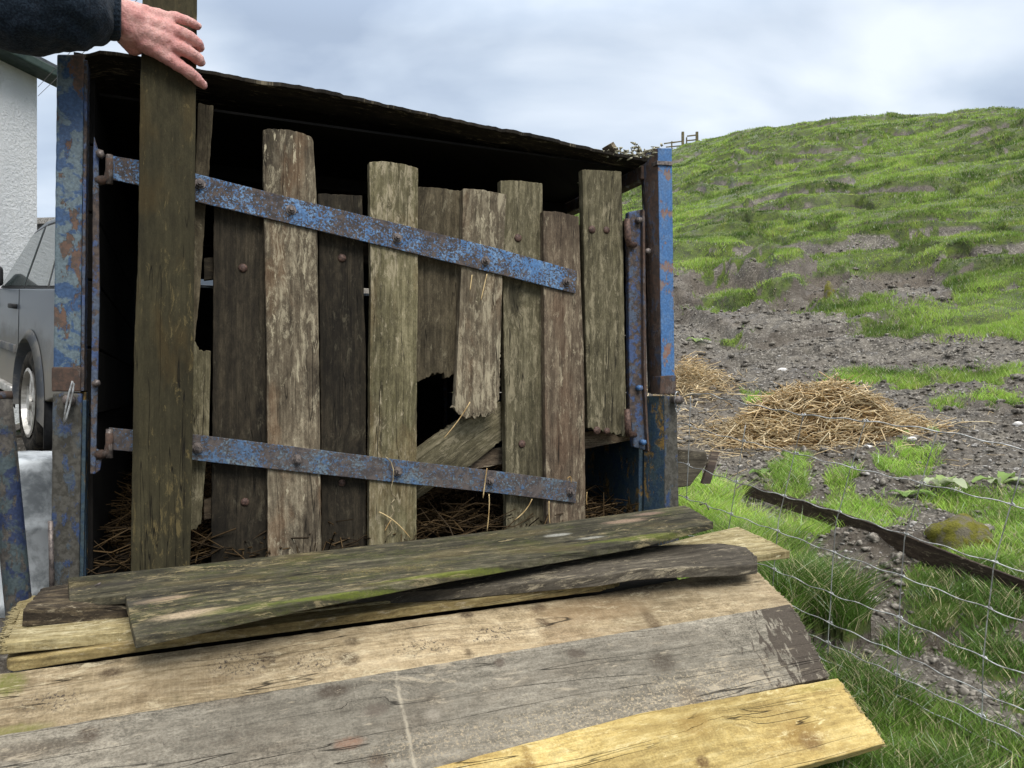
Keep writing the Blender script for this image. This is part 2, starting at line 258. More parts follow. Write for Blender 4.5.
M['zinc']       = plain('zinc_wire', (132, 132, 130), (190, 192, 192), 30, 0.4, 0.5, 0.5, 0)
M['galv'] = plain('galvanised', (132, 138, 142), (206, 212, 216), 9, 0.45, 0.5, 0.2, 0.4, 0.002, detail=9)
M['tyre']       = plain('tyre_rubber', (26, 25, 24), (58, 54, 48), 20, 0.9, 0.2)
M['straw']      = plain('straw', (150, 122, 78), (204, 180, 132), 16, 0.7, 0.3, 0, 0)
M['strawdark']  = plain('straw_dark', (40, 32, 22), (84, 68, 46), 12, 0.9, 0.1, 0, 0)
M['stone'] = plain('stone_mix', (112, 110, 106), (178, 175, 170), 60, 0.85, 0.3)
M['whitestone'] = plain('white_stone', (190, 188, 184), (222, 220, 216), 60, 0.8, 0.3)
M['slate']      = plain('slate', (84, 84, 86), (116, 114, 112), 18, 0.8, 0.3)

# ================================================================ helpers
def tag(o, label=None, cat=None, group=None, kind=None):
    if label: o['label'] = label
    if cat: o['category'] = cat
    if group: o['group'] = group
    if kind: o['kind'] = kind
    return o
def empty(name, loc=(0, 0, 0), label=None, cat=None, group=None):
    o = bpy.data.objects.new(name, None); C.objects.link(o); o.location = loc; o.empty_display_size = 0.1
    return tag(o, label, cat, group)
def link(name, me, mat, parent=None, world=True):
    """me is in world coordinates unless world=False (then local to the parent)"""
    o = bpy.data.objects.new(name, me); C.objects.link(o)
    if mat:
        if isinstance(mat, (list, tuple)):
            for m in mat: me.materials.append(m)
        else: me.materials.append(mat)
    if parent is not None:
        o.parent = parent
        if world:
            bpy.context.view_layer.update()
            me.transform(parent.matrix_world.inverted())
    else:
        if world and len(me.vertices):      # origin at the mesh's base centre
            n = len(me.vertices); a = np.empty(n*3); me.vertices.foreach_get('co', a); a = a.reshape(-1, 3)
            c = Vector(((a[:, 0].min()+a[:, 0].max())/2, (a[:, 1].min()+a[:, 1].max())/2, a[:, 2].min()))
            me.transform(Matrix.Translation(-c)); o.location = c
    return o
def smooth(me, on=True):
    me.polygons.foreach_set('use_smooth', [on]*len(me.polygons)); me.update()
def jit_outline(pts, jags, step=0.012, jit=0.0007):
    """subdivide a closed 3D outline; jags[i] = roughness (m) of the edge i -> i+1"""
    out = []; n = len(pts)
    for i in range(n):
        a, b = pts[i], pts[(i+1) % n]; d = b-a; L = d.length
        if L < 1e-6: continue
        j = jags[i]; st = step if j < 0.002 else 0.0045
        m = max(1, int(L/st)); dn = d.normalized()
        seed = random.random()*100
        nrm_amp = max(jit, j)
        for k in range(m):
            t = k/m; p = a.lerp(b, t); out.append((p, 0 if k == 0 else 1, nrm_amp, dn, seed+t*L*(60 if j < 0.002 else 170)))
    return out
def prism(name, pts, depth, mat, parent=None, jags=None, axis=None, bevel=0.0016, label=None, step=0.012, jit=0.0007, solid=None):
    """pts: closed outline of the seen face; depth: Vector to the hidden face; axis: grain direction for the UVs"""
    n = len(pts); jags = jags or [0.0]*n
    fn = depth.normalized()
    ol = jit_outline([Vector(p) for p in pts], jags, step, jit)
    top = []
    for p, inner, amp, dn, s in ol:
        if inner:
            side = fn.cross(dn); a = (mnoise.noise(Vector((s, 0.3, 1.7)))+0.6*mnoise.noise(Vector((s*2.7, 4.3, 0.7))))
            if amp > 0.002: a += random.uniform(-0.35, 0.35)
            p = p + side*(a*amp)
        top.append(p)
    bm = bmesh.new(); uv = bm.loops.layers.uv.new('UVMap')
    ax = Vector(axis).normalized() if axis is not None else (Vector(pts[1])-Vector(pts[0])).normalized()
    ay = fn.cross(ax).normalized(); az_ = ax.cross(ay).normalized()
    tv = [bm.verts.new(p) for p in top]; dv = []
    for (p, inner, amp, dn, s), q in zip(ol, top):
        off = Vector((0, 0, 0))
        if amp > 0.002: off = fn.cross(dn)*random.uniform(-amp, amp)*0.7
        dv.append(bm.verts.new(q+depth+off))
    f = bm.faces.new(tv); f.normal_update()
    if f.normal.dot(fn) > 0: f.normal_flip()
    fb = bm.faces.new(list(reversed(dv)))
    m = len(tv)
    for i in range(m):
        j = (i+1) % m
        try: bm.faces.new((tv[i], dv[i], dv[j], tv[j]))
        except ValueError: pass
    bmesh.ops.recalc_face_normals(bm, faces=bm.faces)
    for fc in bm.faces:
        for lp in fc.loops:
            c = lp.vert.co; lp[uv].uv = (c.dot(ax), c.dot(ay)+c.dot(az_))
    me = bpy.data.meshes.new(name); bm.to_mesh(me); bm.free()
    o = link(name, me, mat, parent)
    if bevel:
        b = o.modifiers.new('bevel', 'BEVEL'); b.width = bevel; b.segments = 2; b.limit_method = 'ANGLE'; b.angle_limit = math.radians(50); b.use_clamp_overlap = True
    if label: o['label'] = label
    return o
def box_uv(name, mn, mx, mat, parent, frame=T, bevel=0.002, label=None):
    """axis-aligned box in the trailer's (u,v,z) frame"""
    bm = bmesh.new(); uv = bm.loops.layers.uv.new('UVMap'); vs_ = {}
    for i in (0, 1):
        for j in (0, 1):
            for k in (0, 1):
                c = (mx[0] if i else mn[0], mx[1] if j else mn[1], mx[2] if k else mn[2]); vs_[i, j, k] = (bm.verts.new(frame(*c)), c)
    quads = [((0,0,0),(0,0,1),(0,1,1),(0,1,0)), ((1,0,0),(1,1,0),(1,1,1),(1,0,1)), ((0,0,0),(1,0,0),(1,0,1),(0,0,1)),
             ((0,1,0),(0,1,1),(1,1,1),(1,1,0)), ((0,0,0),(0,1,0),(1,1,0),(1,0,0)), ((0,0,1),(1,0,1),(1,1,1),(0,1,1))]
    for q in quads:
        f = bm.faces.new([vs_[c][0] for c in q])
        for lp, c in zip(f.loops, q):
            u, v, z = vs_[c][1]; lp[uv].uv = (z, u+v) if (mx[2]-mn[2]) > (mx[0]-mn[0]) else (u+v, z)
    bmesh.ops.recalc_face_normals(bm, faces=bm.faces)
    me = bpy.data.meshes.new(name); bm.to_mesh(me); bm.free()
    o = link(name, me, mat, parent)
    if bevel:
        b = o.modifiers.new('bevel', 'BEVEL'); b.width = bevel; b.segments = 2; b.limit_method = 'ANGLE'
    if label: o['label'] = label
    return o
def tube_mesh(paths, seg=8, caps=True):
    """paths: list of (points, radii)"""
    bm = bmesh.new()
    for pts, rad in paths:
        pts = [Vector(p) for p in pts]; n = len(pts)
        if not hasattr(rad, '__len__'): rad = [rad]*n
        rings = []; up = Vector((0.13, 0.27, 0.95)).normalized()
        for i, p in enumerate(pts):
            d = (pts[min(i+1, n-1)]-pts[max(i-1, 0)]).normalized()
            a = d.cross(up)
            if a.length < 0.1: a = d.cross(Vector((1, 0.1, 0)))
            a.normalize(); b = d.cross(a).normalized()
            rings.append([bm.verts.new(p+(a*math.cos(2*math.pi*k/seg)+b*math.sin(2*math.pi*k/seg))*rad[i]) for k in range(seg)])
        for r0, r1 in zip(rings, rings[1:]):
            for k in range(seg): bm.faces.new((r0[k], r0[(k+1) % seg], r1[(k+1) % seg], r1[k]))
        if caps: bm.faces.new(rings[0]); bm.faces.new(list(reversed(rings[-1])))
    bmesh.ops.recalc_face_normals(bm, faces=bm.faces)
    me = bpy.data.meshes.new('tube'); bm.to_mesh(me); bm.free(); smooth(me); return me
def tube(name, pts, rad, mat, parent=None, seg=8): 
    me = tube_mesh([(pts, rad)], seg); me.name = name; return link(name, me, mat, parent)

# ================================================================ terrain
def vnoise(x, y, seed=0):
    xi = np.floor(x).astype(np.int64); yi = np.floor(y).astype(np.int64); xf = x-xi; yf = y-yi
    def h(a, b):
        n = (a*374761393 + b*668265263 + seed*974711) & 0x7fffffff
        n = ((n ^ (n >> 13))*1274126177) & 0x7fffffff
        return ((n ^ (n >> 16)) & 0xffff)/65535.0
    u = xf*xf*xf*(xf*(xf*6-15)+10); v = yf*yf*yf*(yf*(yf*6-15)+10)
    return (h(xi, yi)*(1-u)+h(xi+1, yi)*u)*(1-v)+(h(xi, yi+1)*(1-u)+h(xi+1, yi+1)*u)*v
def fbm(x, y, o=4, seed=0, g=0.5):
    r = 0; a = 1; t = 0
    for i in range(o): r = r+a*vnoise(x*2**i+i*17.3, y*2**i+i*9.1, seed+i); t += a; a *= g
    return r/t-0.5
def sstep(a, b, x): t = np.clip((x-a)/(b-a), 0, 1); return t*t*(3-2*t)
TP = [-3000, 60, 200, 420, 560, 670, 735, 830, 1024, 1400, 4000]; TV = [0, 0, .06, .19, .268, .315, .338, .354, .367, .375, .35]
AZS = np.linspace(-math.pi, math.pi, 721)
def pxaz(az): return np.where(np.abs(az) < 1.4, 512+F*np.tan(np.clip(az, -1.4, 1.4)), np.where(az > 0, 4000, -3000))
def softp(x, w): return w*np.logaddexp(0, x/w)
def near(d): return np.interp(d, [0, 1.55, 2.0, 2.6, 3.9, 5.4, 7.4, 9], [-.78, -.75, -.71, -.65, -.53, -.34, -.02, .1])
def left(d): return np.interp(d, [0, 2, 3.5, 5, 8, 30, 500], [-.78, -.75, -.56, -.45, -.36, -.7, -6])
def crestd(az): return np.interp(pxaz(az), [0, 560, 670, 830, 1024, 1500], [70, 66, 58, 44, 34, 30])
def hill(s, d, dc): return near(d)+s*(softp(d-7.2, .9)-softp(d-dc, 3.0)*1.25)
_ds = np.geomspace(5, 120, 400)
def _calib():
    T_ = np.interp(pxaz(AZS), TP, TV)*np.cos(np.clip(AZS, -1.3, 1.3)); dc = crestd(AZS); s = np.full_like(AZS, .3)
    for _ in range(25):
        m = (hill(s[:, None], _ds[None, :], dc[:, None])/_ds[None, :]).max(1); s = s+(T_-m)*1.1; s = np.clip(s, 0, 1.5)
    back = sstep(2.2, 1.5, np.abs(AZS)); return s*back
SS = _calib()
def base(X, Y):
    X = np.asarray(X, float); Y = np.asarray(Y, float)
    d = np.hypot(X, Y); az = np.arctan2(X, Y); s = np.interp(az, AZS, SS)
    w = sstep(60, 380, pxaz(az))*sstep(2.2, 1.5, np.abs(az))
    return left(d)*(1-w)+hill(s, d, crestd(az))*w
def inv_px(X, Y):
    Yc = np.where(Y > .05, Y, .05); return np.where(Y > .05, 512+F*X/Yc, -9999), HZ-F*base(X, Y)/Yc
def ell(px, py, cx, cy, rx, ry, soft=.35):
    q = np.sqrt(((px-cx)/rx)**2+((py-cy)/ry)**2); return 1-sstep(1-soft, 1+soft, q)
def poly(px, py, P):
    ins = np.zeros(px.shape, bool); n = len(P)
    for i in range(n):
        x0, y0 = P[i]; x1, y1 = P[(i+1) % n]
        c = ((y0 > py) != (y1 > py)) & (px < (x1-x0)*(py-y0)/((y1-y0) if y1 != y0 else 1e-9)+x0); ins ^= c
    return ins.astype(float)
BARE = [(725, 281, 44, 12), (768, 245, 26, 8), (893, 277, 50, 15), (823, 285, 24, 20), (700, 300, 60, 14), (790, 310, 26, 14), (745, 228, 16, 3), (820, 226, 18, 3),
        (925, 250, 16, 3), (965, 262, 14, 4), (860, 205, 18, 2.5), (755, 207, 20, 2.5), (960, 190, 16, 2), (1000, 232, 12, 3)]
def terrace(X, Y, d):
    per = np.interp(d, [6, 12, 25, 60], [.9, 1.1, 1.7, 3.0]); wq = np.interp(d, [0, 6, 12, 25, 60, 900], [0, 6.6, 12.5, 21, 36, 300])+fbm(X*.30, Y*.30, 4, 12)*4.2+.12*X
    saw = wq-np.floor(wq); tw = np.clip(fbm(X/2.6, Y/2.6, 3, 14)*3.2+.65, 0, 1.3); return saw, tw
def masks(X, Y):
    """grass cover 0..1, long-grass 0..1, straw 0..1, bare bank 0..1"""
    px, py = inv_px(X, Y)
    wob = 1.0
    qx = px+fbm(X*2.3, Y*2.3, 3, 5)*34*wob; qy = py+fbm(X*2.3+9, Y*2.3, 3, 8)*15*wob
    yb = np.interp(px, [-500, 560, 680, 760, 775, 800, 830, 935, 950, 975, 1024, 1300], [300, 285, 268, 270, 292, 290, 270, 272, 296, 322, 345, 365])
    g = sstep(4, -4, qy-yb)
    bare = np.zeros_like(g)
    for e in BARE: bare = np.maximum(bare, ell(qx, qy, *e))
    d_ = np.hypot(X, Y); saw, tw = terrace(X, Y, d_); ris = (1-sstep(.08, .19, saw))*sstep(.35, .75, tw)*(fbm(X*1.6, Y*1.6, 4, 91) > -.12)*(d_ > 7)*(d_ < 50)
    # isolated turf on the hill foot
    isl = np.zeros_like(g)
    for e in [(742, 291, 30, 7), (850, 313, 42, 9), (960, 322, 62, 14), (905, 334, 44, 6), (720, 262, 60, 5), (882, 382, 40, 7), (980, 378, 38, 6), (1000, 402, 22, 5), (945, 405, 11, 5),
              (735, 345, 9, 3), (705, 318, 12, 3), (760, 400, 9, 4)]:
        isl = np.maximum(isl, ell(px+fbm(X*7, Y*7, 4, 33, .65)*46, py+fbm(X*7+4, Y*7, 4, 35, .65)*20, *e[:4], .9)*1.25)
    g = np.maximum(g*(1-bare)*(1-.85*ris*(py < yb)), isl*.95)
    # near grass
    ax = px+fbm(X*6, Y*6, 3, 15)*26; ay = py+fbm(X*6+3, Y*6, 3, 18)*20
    lng = poly(ax, ay, [(676, 483), (728, 500), (775, 535), (835, 585), (868, 640), (850, 652), (800, 630), (740, 800), (560, 800), (640, 560)])
    bot = poly(ax, ay, [(700, 640), (800, 655), (860, 668), (930, 700), (1010, 730), (1150, 790), (1150, 1500), (560, 1500)])
    mid = np.zeros_like(g)
    for e in [(905, 465, 30, 13), (790, 478, 20, 14), (840, 512, 60, 17), (985, 560, 60, 24), (1040, 520, 60, 26), (1000, 600, 50, 22), (930, 585, 30, 20), (985, 640, 40, 18), (960, 500, 40, 10),
              (700, 505, 30, 25), (900, 640, 20, 14), (840, 485, 12, 12), (1030, 700, 30, 12), (790, 455, 14, 5)]:
        mid = np.maximum(mid, ell(ax, ay, *e))
    nearw = np.maximum(np.maximum(lng, bot), mid*.8)
    g = np.where(py > 425, np.maximum(g*0, nearw), g)
    # everywhere else (unseen side): rough grass and yard mud
    unseen = (px < 560) | (Y < .05)
    g = np.where(unseen & (py > 330), (fbm(X*.8, Y*.8, 4, 31) > .08)*.8, g)
    g = np.where((X < -.5) & (np.hypot(X, Y) > 2), 0.15, g) if False else g
    st = ell(qx, qy, 815, 430, 100, 18, .5)+ell(qx, qy, 690, 385, 24, 12, .5)*.8+ell(qx, qy, 700, 440, 40, 20, .6)*.25
    return np.clip(g, 0, 1), np.clip(lng, 0, 1), np.clip(st, 0, 1), bare*(py < 330)
def H(X, Y):
    """true ground height (world z)"""
    X = np.asarray(X, float); Y = np.asarray(Y, float)
    d = np.hypot(X, Y); b = base(X, Y); az = np.arctan2(X, Y)
    w = sstep(60, 380, pxaz(az))*sstep(2.2, 1.5, np.abs(az))
    g, lng, st, bare = masks(X, Y)
    amp = np.interp(d, [0, 6, 9, 14, 25, 60, 200], [0, .0, .12, .25, .38, .50, .8])*w
    px, py = inv_px(X, Y)
    crest = np.interp(d/np.maximum(crestd(az), 1), [0, .7, 1.0], [1, .7, .25])
    saw, tw = terrace(X, Y, d)
    b = b+amp*crest*(fbm(X/2.2, Y/.9, 4, 3, .6)*1.0+(sstep(0, .2, saw)-saw)*1.35*tw)      # sheep terraces: steep riser, flat tread
    b = b-bare*np.interp(d, [5, 8, 14, 40], [0, .16, .35, .5])*w
    mud = (1-g)*np.interp(d, [0, 1, 14, 40], [.0, 1, 1, .3])
    b = b+mud*(fbm(X*5, Y*5, 5, 40, .62)*.12+fbm(X*1.7, Y*1.7, 3, 44)*.12)*np.interp(d, [0, 1.2, 3], [0.2, .5, 1])
    b = b+g*fbm(X*2, Y*2, 3, 50)*.05
    # bank of long grass beside the rut, rut beyond it
    b = b+lng*.05*sstep(1.6, 2.2, d)
    rut = np.exp(-((px-(745+(py-505)*1.75))/55)**2)*(py > 490)*(py < 720)*w
    b = b-rut*.06
    return b+EYE
def ground_at(px, py):
    k = (px-512)/F; Ys = np.geomspace(.8, 90, 4000); z = base(k*Ys, Ys); q = HZ-F*z/Ys
    i = np.argmax(q <= py); return float(k*Ys[i]), float(Ys[i])

def make_terrain():
    a1 = np.radians(np.concatenate([np.linspace(-180, -50, 40)[:-1], np.linspace(-50, 3, 130)[:-1], np.linspace(3, 37, 560)[:-1], np.linspace(37, 60, 60)[:-1], np.linspace(60, 180, 40)]))
    ds = np.concatenate([[0.05, .3, .6], np.geomspace(0.9, 45, 760), np.geomspace(46, 900, 90)])
    A, D = np.meshgrid(a1, ds); X = D*np.sin(A); Y = D*np.cos(A); Z = H(X, Y); g, lng, st, bare = masks(X, Y)
    nr, nc = A.shape; co = np.stack([X, Y, Z], -1).reshape(-1, 3)
    idx = np.arange(nr*nc).reshape(nr, nc); q = np.stack([idx[:-1, :-1], idx[:-1, 1:], idx[1:, 1:], idx[1:, :-1]], -1).reshape(-1, 4)[:, ::-1]
    me = bpy.data.meshes.new('ground'); me.vertices.add(len(co)); me.vertices.foreach_set('co', co.ravel())
    me.loops.add(q.size); me.loops.foreach_set('vertex_index', q.ravel().astype(np.int32)); me.polygons.add(len(q))
    me.polygons.foreach_set('loop_start', np.arange(0, q.size, 4, dtype=np.int32)); me.update(calc_edges=True); smooth(me)
    for nme, arr in (('grass', g), ('straw', st), ('bare', bare)):
        at = me.attributes.new(nme, 'FLOAT', 'POINT'); at.data.foreach_set('value', arr.ravel().astype(np.float32))
    w = NT('ground', 0.85, 0.25); tc = w.n('ShaderNodeTexCoord'); v = tc.outputs['Object']
    ag = w.n('ShaderNodeAttribute', attribute_name='grass'); ast = w.n('ShaderNodeAttribute', attribute_name='straw'); ab = w.n('ShaderNodeAttribute', attribute_name='bare')
    n1 = w.noise(v, (7, 7, 7), 8, 0.7); n2 = w.noise(v, (45, 45, 45), 6, 0.75); n3 = w.noise(v, (1.1, 1.1, 1.1), 4, 0.6)
    soil = w.mix(w.ramp(n1, .35, .65), lin(58, 54, 48), lin(112, 107, 98)); soil = w.mix(w.ramp(n2, .5, .68), soil, lin(172, 166, 156))
    soil = w.mix(w.ramp(n3, .42, .62, 0, .6), soil, lin(72, 62, 51))
    soil = w.mix(w.math('MULTIPLY', ab.outputs['Fac'], .6), soil, w.mix(w.ramp(n2, .4, .6), lin(60, 52, 44), lin(98, 88, 76)))
    soil = w.mix(w.math('MULTIPLY', ast.outputs['Fac'], w.ramp(n2, .46, .54, 0, .7)), soil, lin(158, 134, 92))
    gr = w.mix(w.ramp(n1, .35, .65), lin(44, 54, 22), lin(86, 102, 42)); gr = w.mix(w.ramp(n2, .54, .68, 0, .7), gr, lin(104, 92, 60))
    gm = w.ramp(w.math('ADD', ag.outputs['Fac'], w.math('MULTIPLY', w.math('SUBTRACT', n2, .5), .5)), .35, .6)
    w.L(w.mix(gm, soil, gr), w.b.inputs['Base Color'])
    w.L(w.math('MULTIPLY', w.ramp(n1, .35, .6, .5, .95), w.ramp(n3, .40, .58, 1.0, .55)), w.b.inputs['Roughness'])
    w.bump(w.math('ADD', n1, w.math('MULTIPLY', n2, .5)), 1.0, .03)
    o = link('ground', me, w.m, None, False); tag(o, kind='structure'); return o
make_terrain()

# ---------------------------------------------------------------- blades (grass)
def leafmat(name):
    w = NT(name, 0.6, 0.25); a = w.n('ShaderNodeAttribute', attribute_name='tint'); w.L(a.outputs['Color'], w.b.inputs['Base Color'])
    tr = w.n('ShaderNodeBsdfTranslucent'); w.L(a.outputs['Color'], tr.inputs[0]); mx = w.n('ShaderNodeMixShader'); mx.inputs[0].default_value = .35
    w.L(w.b.outputs[0], mx.inputs[1]); w.L(tr.outputs[0], mx.inputs[2]); out = [n for n in w.t.nodes if n.type == 'OUTPUT_MATERIAL'][0]; w.L(mx.outputs[0], out.inputs[0]); return w.m
M['blade'] = leafmat('grass_blade')
def blades(name, X, Y, Zg, h, wd, col, segs, lean, label, cat='grass'):
    n = len(X); ang = rng.uniform(0, 2*np.pi, n); la = rng.uniform(0, 2*np.pi, n)
    sx, sy = np.cos(ang)*wd/2, np.sin(ang)*wd/2; lx, ly = np.cos(la)*lean*h, np.sin(la)*lean*h
    rows = []; ts = np.linspace(0, 1, segs+1)
    for t in ts[:-1]:
        cx, cy, cz = X+lx*t*t, Y+ly*t*t, Zg-.006+h*t*(1-.25*lean*t); wf = 1-.45*t
        rows.append(np.stack([cx-sx*wf, cy-sy*wf, cz], -1)); rows.append(np.stack([cx+sx*wf, cy+sy*wf, cz], -1))
    rows.append(np.stack([X+lx, Y+ly, Zg+h*(1-.25*lean)], -1))
    P = np.stack(rows, 1); nv_ = P.shape[1]; co = P.reshape(-1, 3); b = (np.arange(n)*nv_)[:, None]
    loops = []; sizes = []
    fl = []
    for s in range(segs-1): fl.append(np.array([2*s, 2*s+1, 2*s+3, 2*s+2]))
    fl.append(np.array([2*segs-2, 2*segs-1, 2*segs]))
    per = np.concatenate(fl); lens = [len(x) for x in fl]
    lo = (b+per[None, :]).ravel().astype(np.int32); starts = np.concatenate([[0], np.cumsum(lens)[:-1]])
    ls = ((np.arange(n)*len(per))[:, None]+starts[None, :]).ravel().astype(np.int32)
    me = bpy.data.meshes.new(name); me.vertices.add(len(co)); me.vertices.foreach_set('co', co.ravel()); me.loops.add(len(lo)); me.loops.foreach_set('vertex_index', lo)
    me.polygons.add(len(ls)); me.polygons.foreach_set('loop_start', ls); me.update(calc_edges=True); smooth(me)
    at = me.color_attributes.new('tint', 'FLOAT_COLOR', 'POINT'); c4 = np.ones((n, nv_, 4), np.float32); c4[:, :, :3] = col[:, None, :]; at.data.foreach_set('color', c4.ravel())
    o = link(name, me, M['blade'], None, False); tag(o, label, cat, None, 'stuff'); return o
def grass_colors(X, Y, n, dry=.12):
    r = rng.random(n); p = fbm(X*.9, Y*.9, 4, 61)*2.2; p2 = fbm(X*3.5, Y*3.5, 3, 66)*2
    a = np.array([.080, .140, .026]); b = np.array([.350, .505, .100]); c = np.array([.46, .42, .11]); dd = np.array([.50, .42, .28]); wh = np.array([.55, .60, .48])
    t = np.clip(.50+1.0*p+.35*(r-.5)+.8*p2, 0, 1)[:, None]; col = a*(1-t)+b*t
    y = (np.clip(p2*1.2-.1, 0, 1)*(rng.random(n) < .5))[:, None]; col = col*(1-y*.7)+c*y*.7
    k = rng.random(n); q = k < dry; col[q] = dd*rng.uniform(.5, 1.1, (q.sum(), 1))
    q = (k > .975); col[q] = wh*rng.uniform(.6, 1.1, (q.sum(), 1))
    return (col*rng.uniform(.75, 1.2, (n, 1))).astype(np.float32)
def hill_grass():
    N = 1050000; az = np.radians(rng.uniform(2.5, 37, N)); d = np.exp(rng.uniform(math.log(6.0), math.log(70), N))
    keepd = d < crestd(az)*1.1; az, d = az[keepd], d[keepd]
    X = d*np.sin(az); Y = d*np.cos(az); g, _, _, bare = masks(X, Y); clump = fbm(X*1.1, Y*2.6, 5, 71, .62); thin = np.clip(.80+3.0*clump, .36, 1.25)
    k = rng.random(len(X)) < np.clip(g*1.05-.1, 0, 1)*thin; X, Y, d = X[k], Y[k], d[k]; n = len(X)
    t = np.clip(fbm(X*1.1, Y*2.6, 5, 71, .62)*2.6+.45, 0, 1)
    h = (.022+.060*t**1.3)*rng.uniform(.6, 1.3, n)*np.interp(d, [6, 15, 60], [.8, 1.0, 1.5]); wd = np.maximum(.0035, .00095*d)*rng.uniform(.7, 1.4, n)
    blades('hill_grass', X, Y, H(X, Y), h, wd, grass_colors(X, Y, n, .07), 1, .55, 'short tufty green grass covering the steep hillside beyond the mud')
hill_grass()
def near_grass():
    N = 330000; az = np.radians(rng.uniform(10, 42, N)); d = rng.uniform(1.2, 7.2, N)**1.0
    X = d*np.sin(az); Y = d*np.cos(az); g, lng, st, _ = masks(X, Y); px, py = inv_px(X, Y)
    k = (rng.random(N) < g*(.45+.9*np.clip(fbm(X*5, Y*5, 3, 81)+.3, 0, 1))) & (py > 330) & (d > 1.45); X, Y, d, lng = X[k], Y[k], d[k], lng[k]; n = len(X)
    t = np.clip(fbm(X*5, Y*5, 3, 85)*2.4+.5, 0, 1)
    h = (.022+.045*t+lng*.065*(.4+t))*rng.uniform(.5, 1.35, n); wd = np.interp(d, [1.5, 7], [.0023, .006])*rng.uniform(.7, 1.3, n)
    col = grass_colors(X, Y, n, .16)*np.array([1.06, 1.16, 1.0], np.float32)
    blades('verge_grass', X, Y, H(X, Y), h, wd, col, 3, .75, 'long bright green grass tufts along the muddy rut by the wire fence')
near_grass()

# ---------------------------------------------------------------- scattered stones and clods
def scatter_rocks(name, X, Y, r, mat, label, cat, flat=.6, sink=.2):
    ico = bmesh.new(); bmesh.ops.create_icosphere(ico, subdivisions=1, radius=1); bv = np.array([v.co[:] for v in ico.verts]); bf = np.array([[v.index for v in f.verts] for f in ico.faces]); ico.free()
    n = len(X); V = bv[None]*rng.uniform(.6, 1.25, (n, len(bv), 1)); V = V*np.stack([rng.uniform(.7, 1.3, n), rng.uniform(.7, 1.3, n), rng.uniform(flat*.6, flat*1.3, n)], -1)[:, None, :]
    a = rng.uniform(0, 6.28, n); ca, sa = np.cos(a)[:, None], np.sin(a)[:, None]; V = np.stack([V[..., 0]*ca-V[..., 1]*sa, V[..., 0]*sa+V[..., 1]*ca, V[..., 2]], -1)*r[:, None, None]
    V += np.stack([X, Y, H(X, Y)+r*sink], -1)[:, None, :]
    Fc = (bf[None]+(np.arange(n)*len(bv))[:, None, None]).reshape(-1, 3)
    me = bpy.data.meshes.new(name); me.vertices.add(n*len(bv)); me.vertices.foreach_set('co', V.ravel()); me.loops.add(Fc.size); me.loops.foreach_set('vertex_index', Fc.ravel().astype(np.int32))
    me.polygons.add(len(Fc)); me.polygons.foreach_set('loop_start', np.arange(0, Fc.size, 3, dtype=np.int32)); me.update(calc_edges=True)
    return tag(link(name, me, mat, None, False), label, cat, None, 'stuff')
def mud_points(N, lo, hi, extra=None):
    az = np.radians(rng.uniform(11, 37, N)); d = np.exp(rng.uniform(math.log(lo), math.log(hi), N)); X = d*np.sin(az); Y = d*np.cos(az); g, l, st, b = masks(X, Y)
    k = rng.random(N) < (1-g)**2; return X[k], Y[k], d[k]
def mudmat():
    w = NT('clod', .8, .3); v = w.coords('Object'); n = w.noise(v, (5,)*3, 3); n2 = w.noise(v, (60,)*3, 4)
    w.L(w.mix(w.ramp(n2, .4, .7), w.mix(w.ramp(n, .35, .65), lin(54, 50, 45), lin(98, 93, 85)), lin(150, 144, 134)), w.b.inputs['Base Color']); w.bump(n2, .6, .004); return w.m
M['clod'] = mudmat()
X, Y, d = mud_points(19000, 1.8, 14); scatter_rocks('mud_clods', X, Y, rng.uniform(.004, .02, len(X))*np.interp(d, [2, 6, 14], [.55, 1.2, 1.6])*rng.choice([.45, 1, 2.0], len(X), p=[.66, .26, .08]), M['clod'], 'dark broken mud clods churned up at the foot of the hill', 'mud')
X, Y, d = mud_points(5200, 2.6, 14); scatter_rocks('pale_gravel', X, Y, rng.uniform(.003, .011, len(X))*rng.choice([.8, 1.6], len(X), p=[.85, .15])*np.interp(d, [2, 6, 14], [.6, 1.1, 1.7]), M['stone'], 'pale grey stone chips lying over the dark mud', 'gravel')

# ================================================================ house, wall, cables
def roughcast():
    w = NT('roughcast', .9, .2); v = w.coords('Object'); n = w.noise(v, (26,)*3, 6, .7, .3); n2 = w.noise(v, (1.3, 1.3, .5), 4, .6)
    w.L(w.mix(w.ramp(n2, .35, .7), lin(206, 209, 211), lin(222, 224, 225)), w.b.inputs['Base Color']); w.bump(n, 1.0, .05); return w.m
M['roughcast'] = roughcast()
M['gutter'] = plain('gutter_green', (34, 50, 46), (52, 66, 60), 8, .6)
M['rslate'] = plain('roof_slate', (62, 66, 70), (84, 88, 92), 6, .7)
def poly_mesh(name, verts, faces, mat, parent=None, uvs=None, bevel=0):
    me = bpy.data.meshes.new(name); me.from_pydata([tuple(v) for v in verts], [], faces); me.update()
    bm = bmesh.new(); bm.from_mesh(me); bmesh.ops.recalc_face_normals(bm, faces=bm.faces); bm.to_mesh(me); bm.free()
    o = link(name, me, mat, parent)
    if bevel: b = o.modifiers.new('bevel', 'BEVEL'); b.width = bevel; b.segments = 2; b.limit_method = 'ANGLE'
    return o
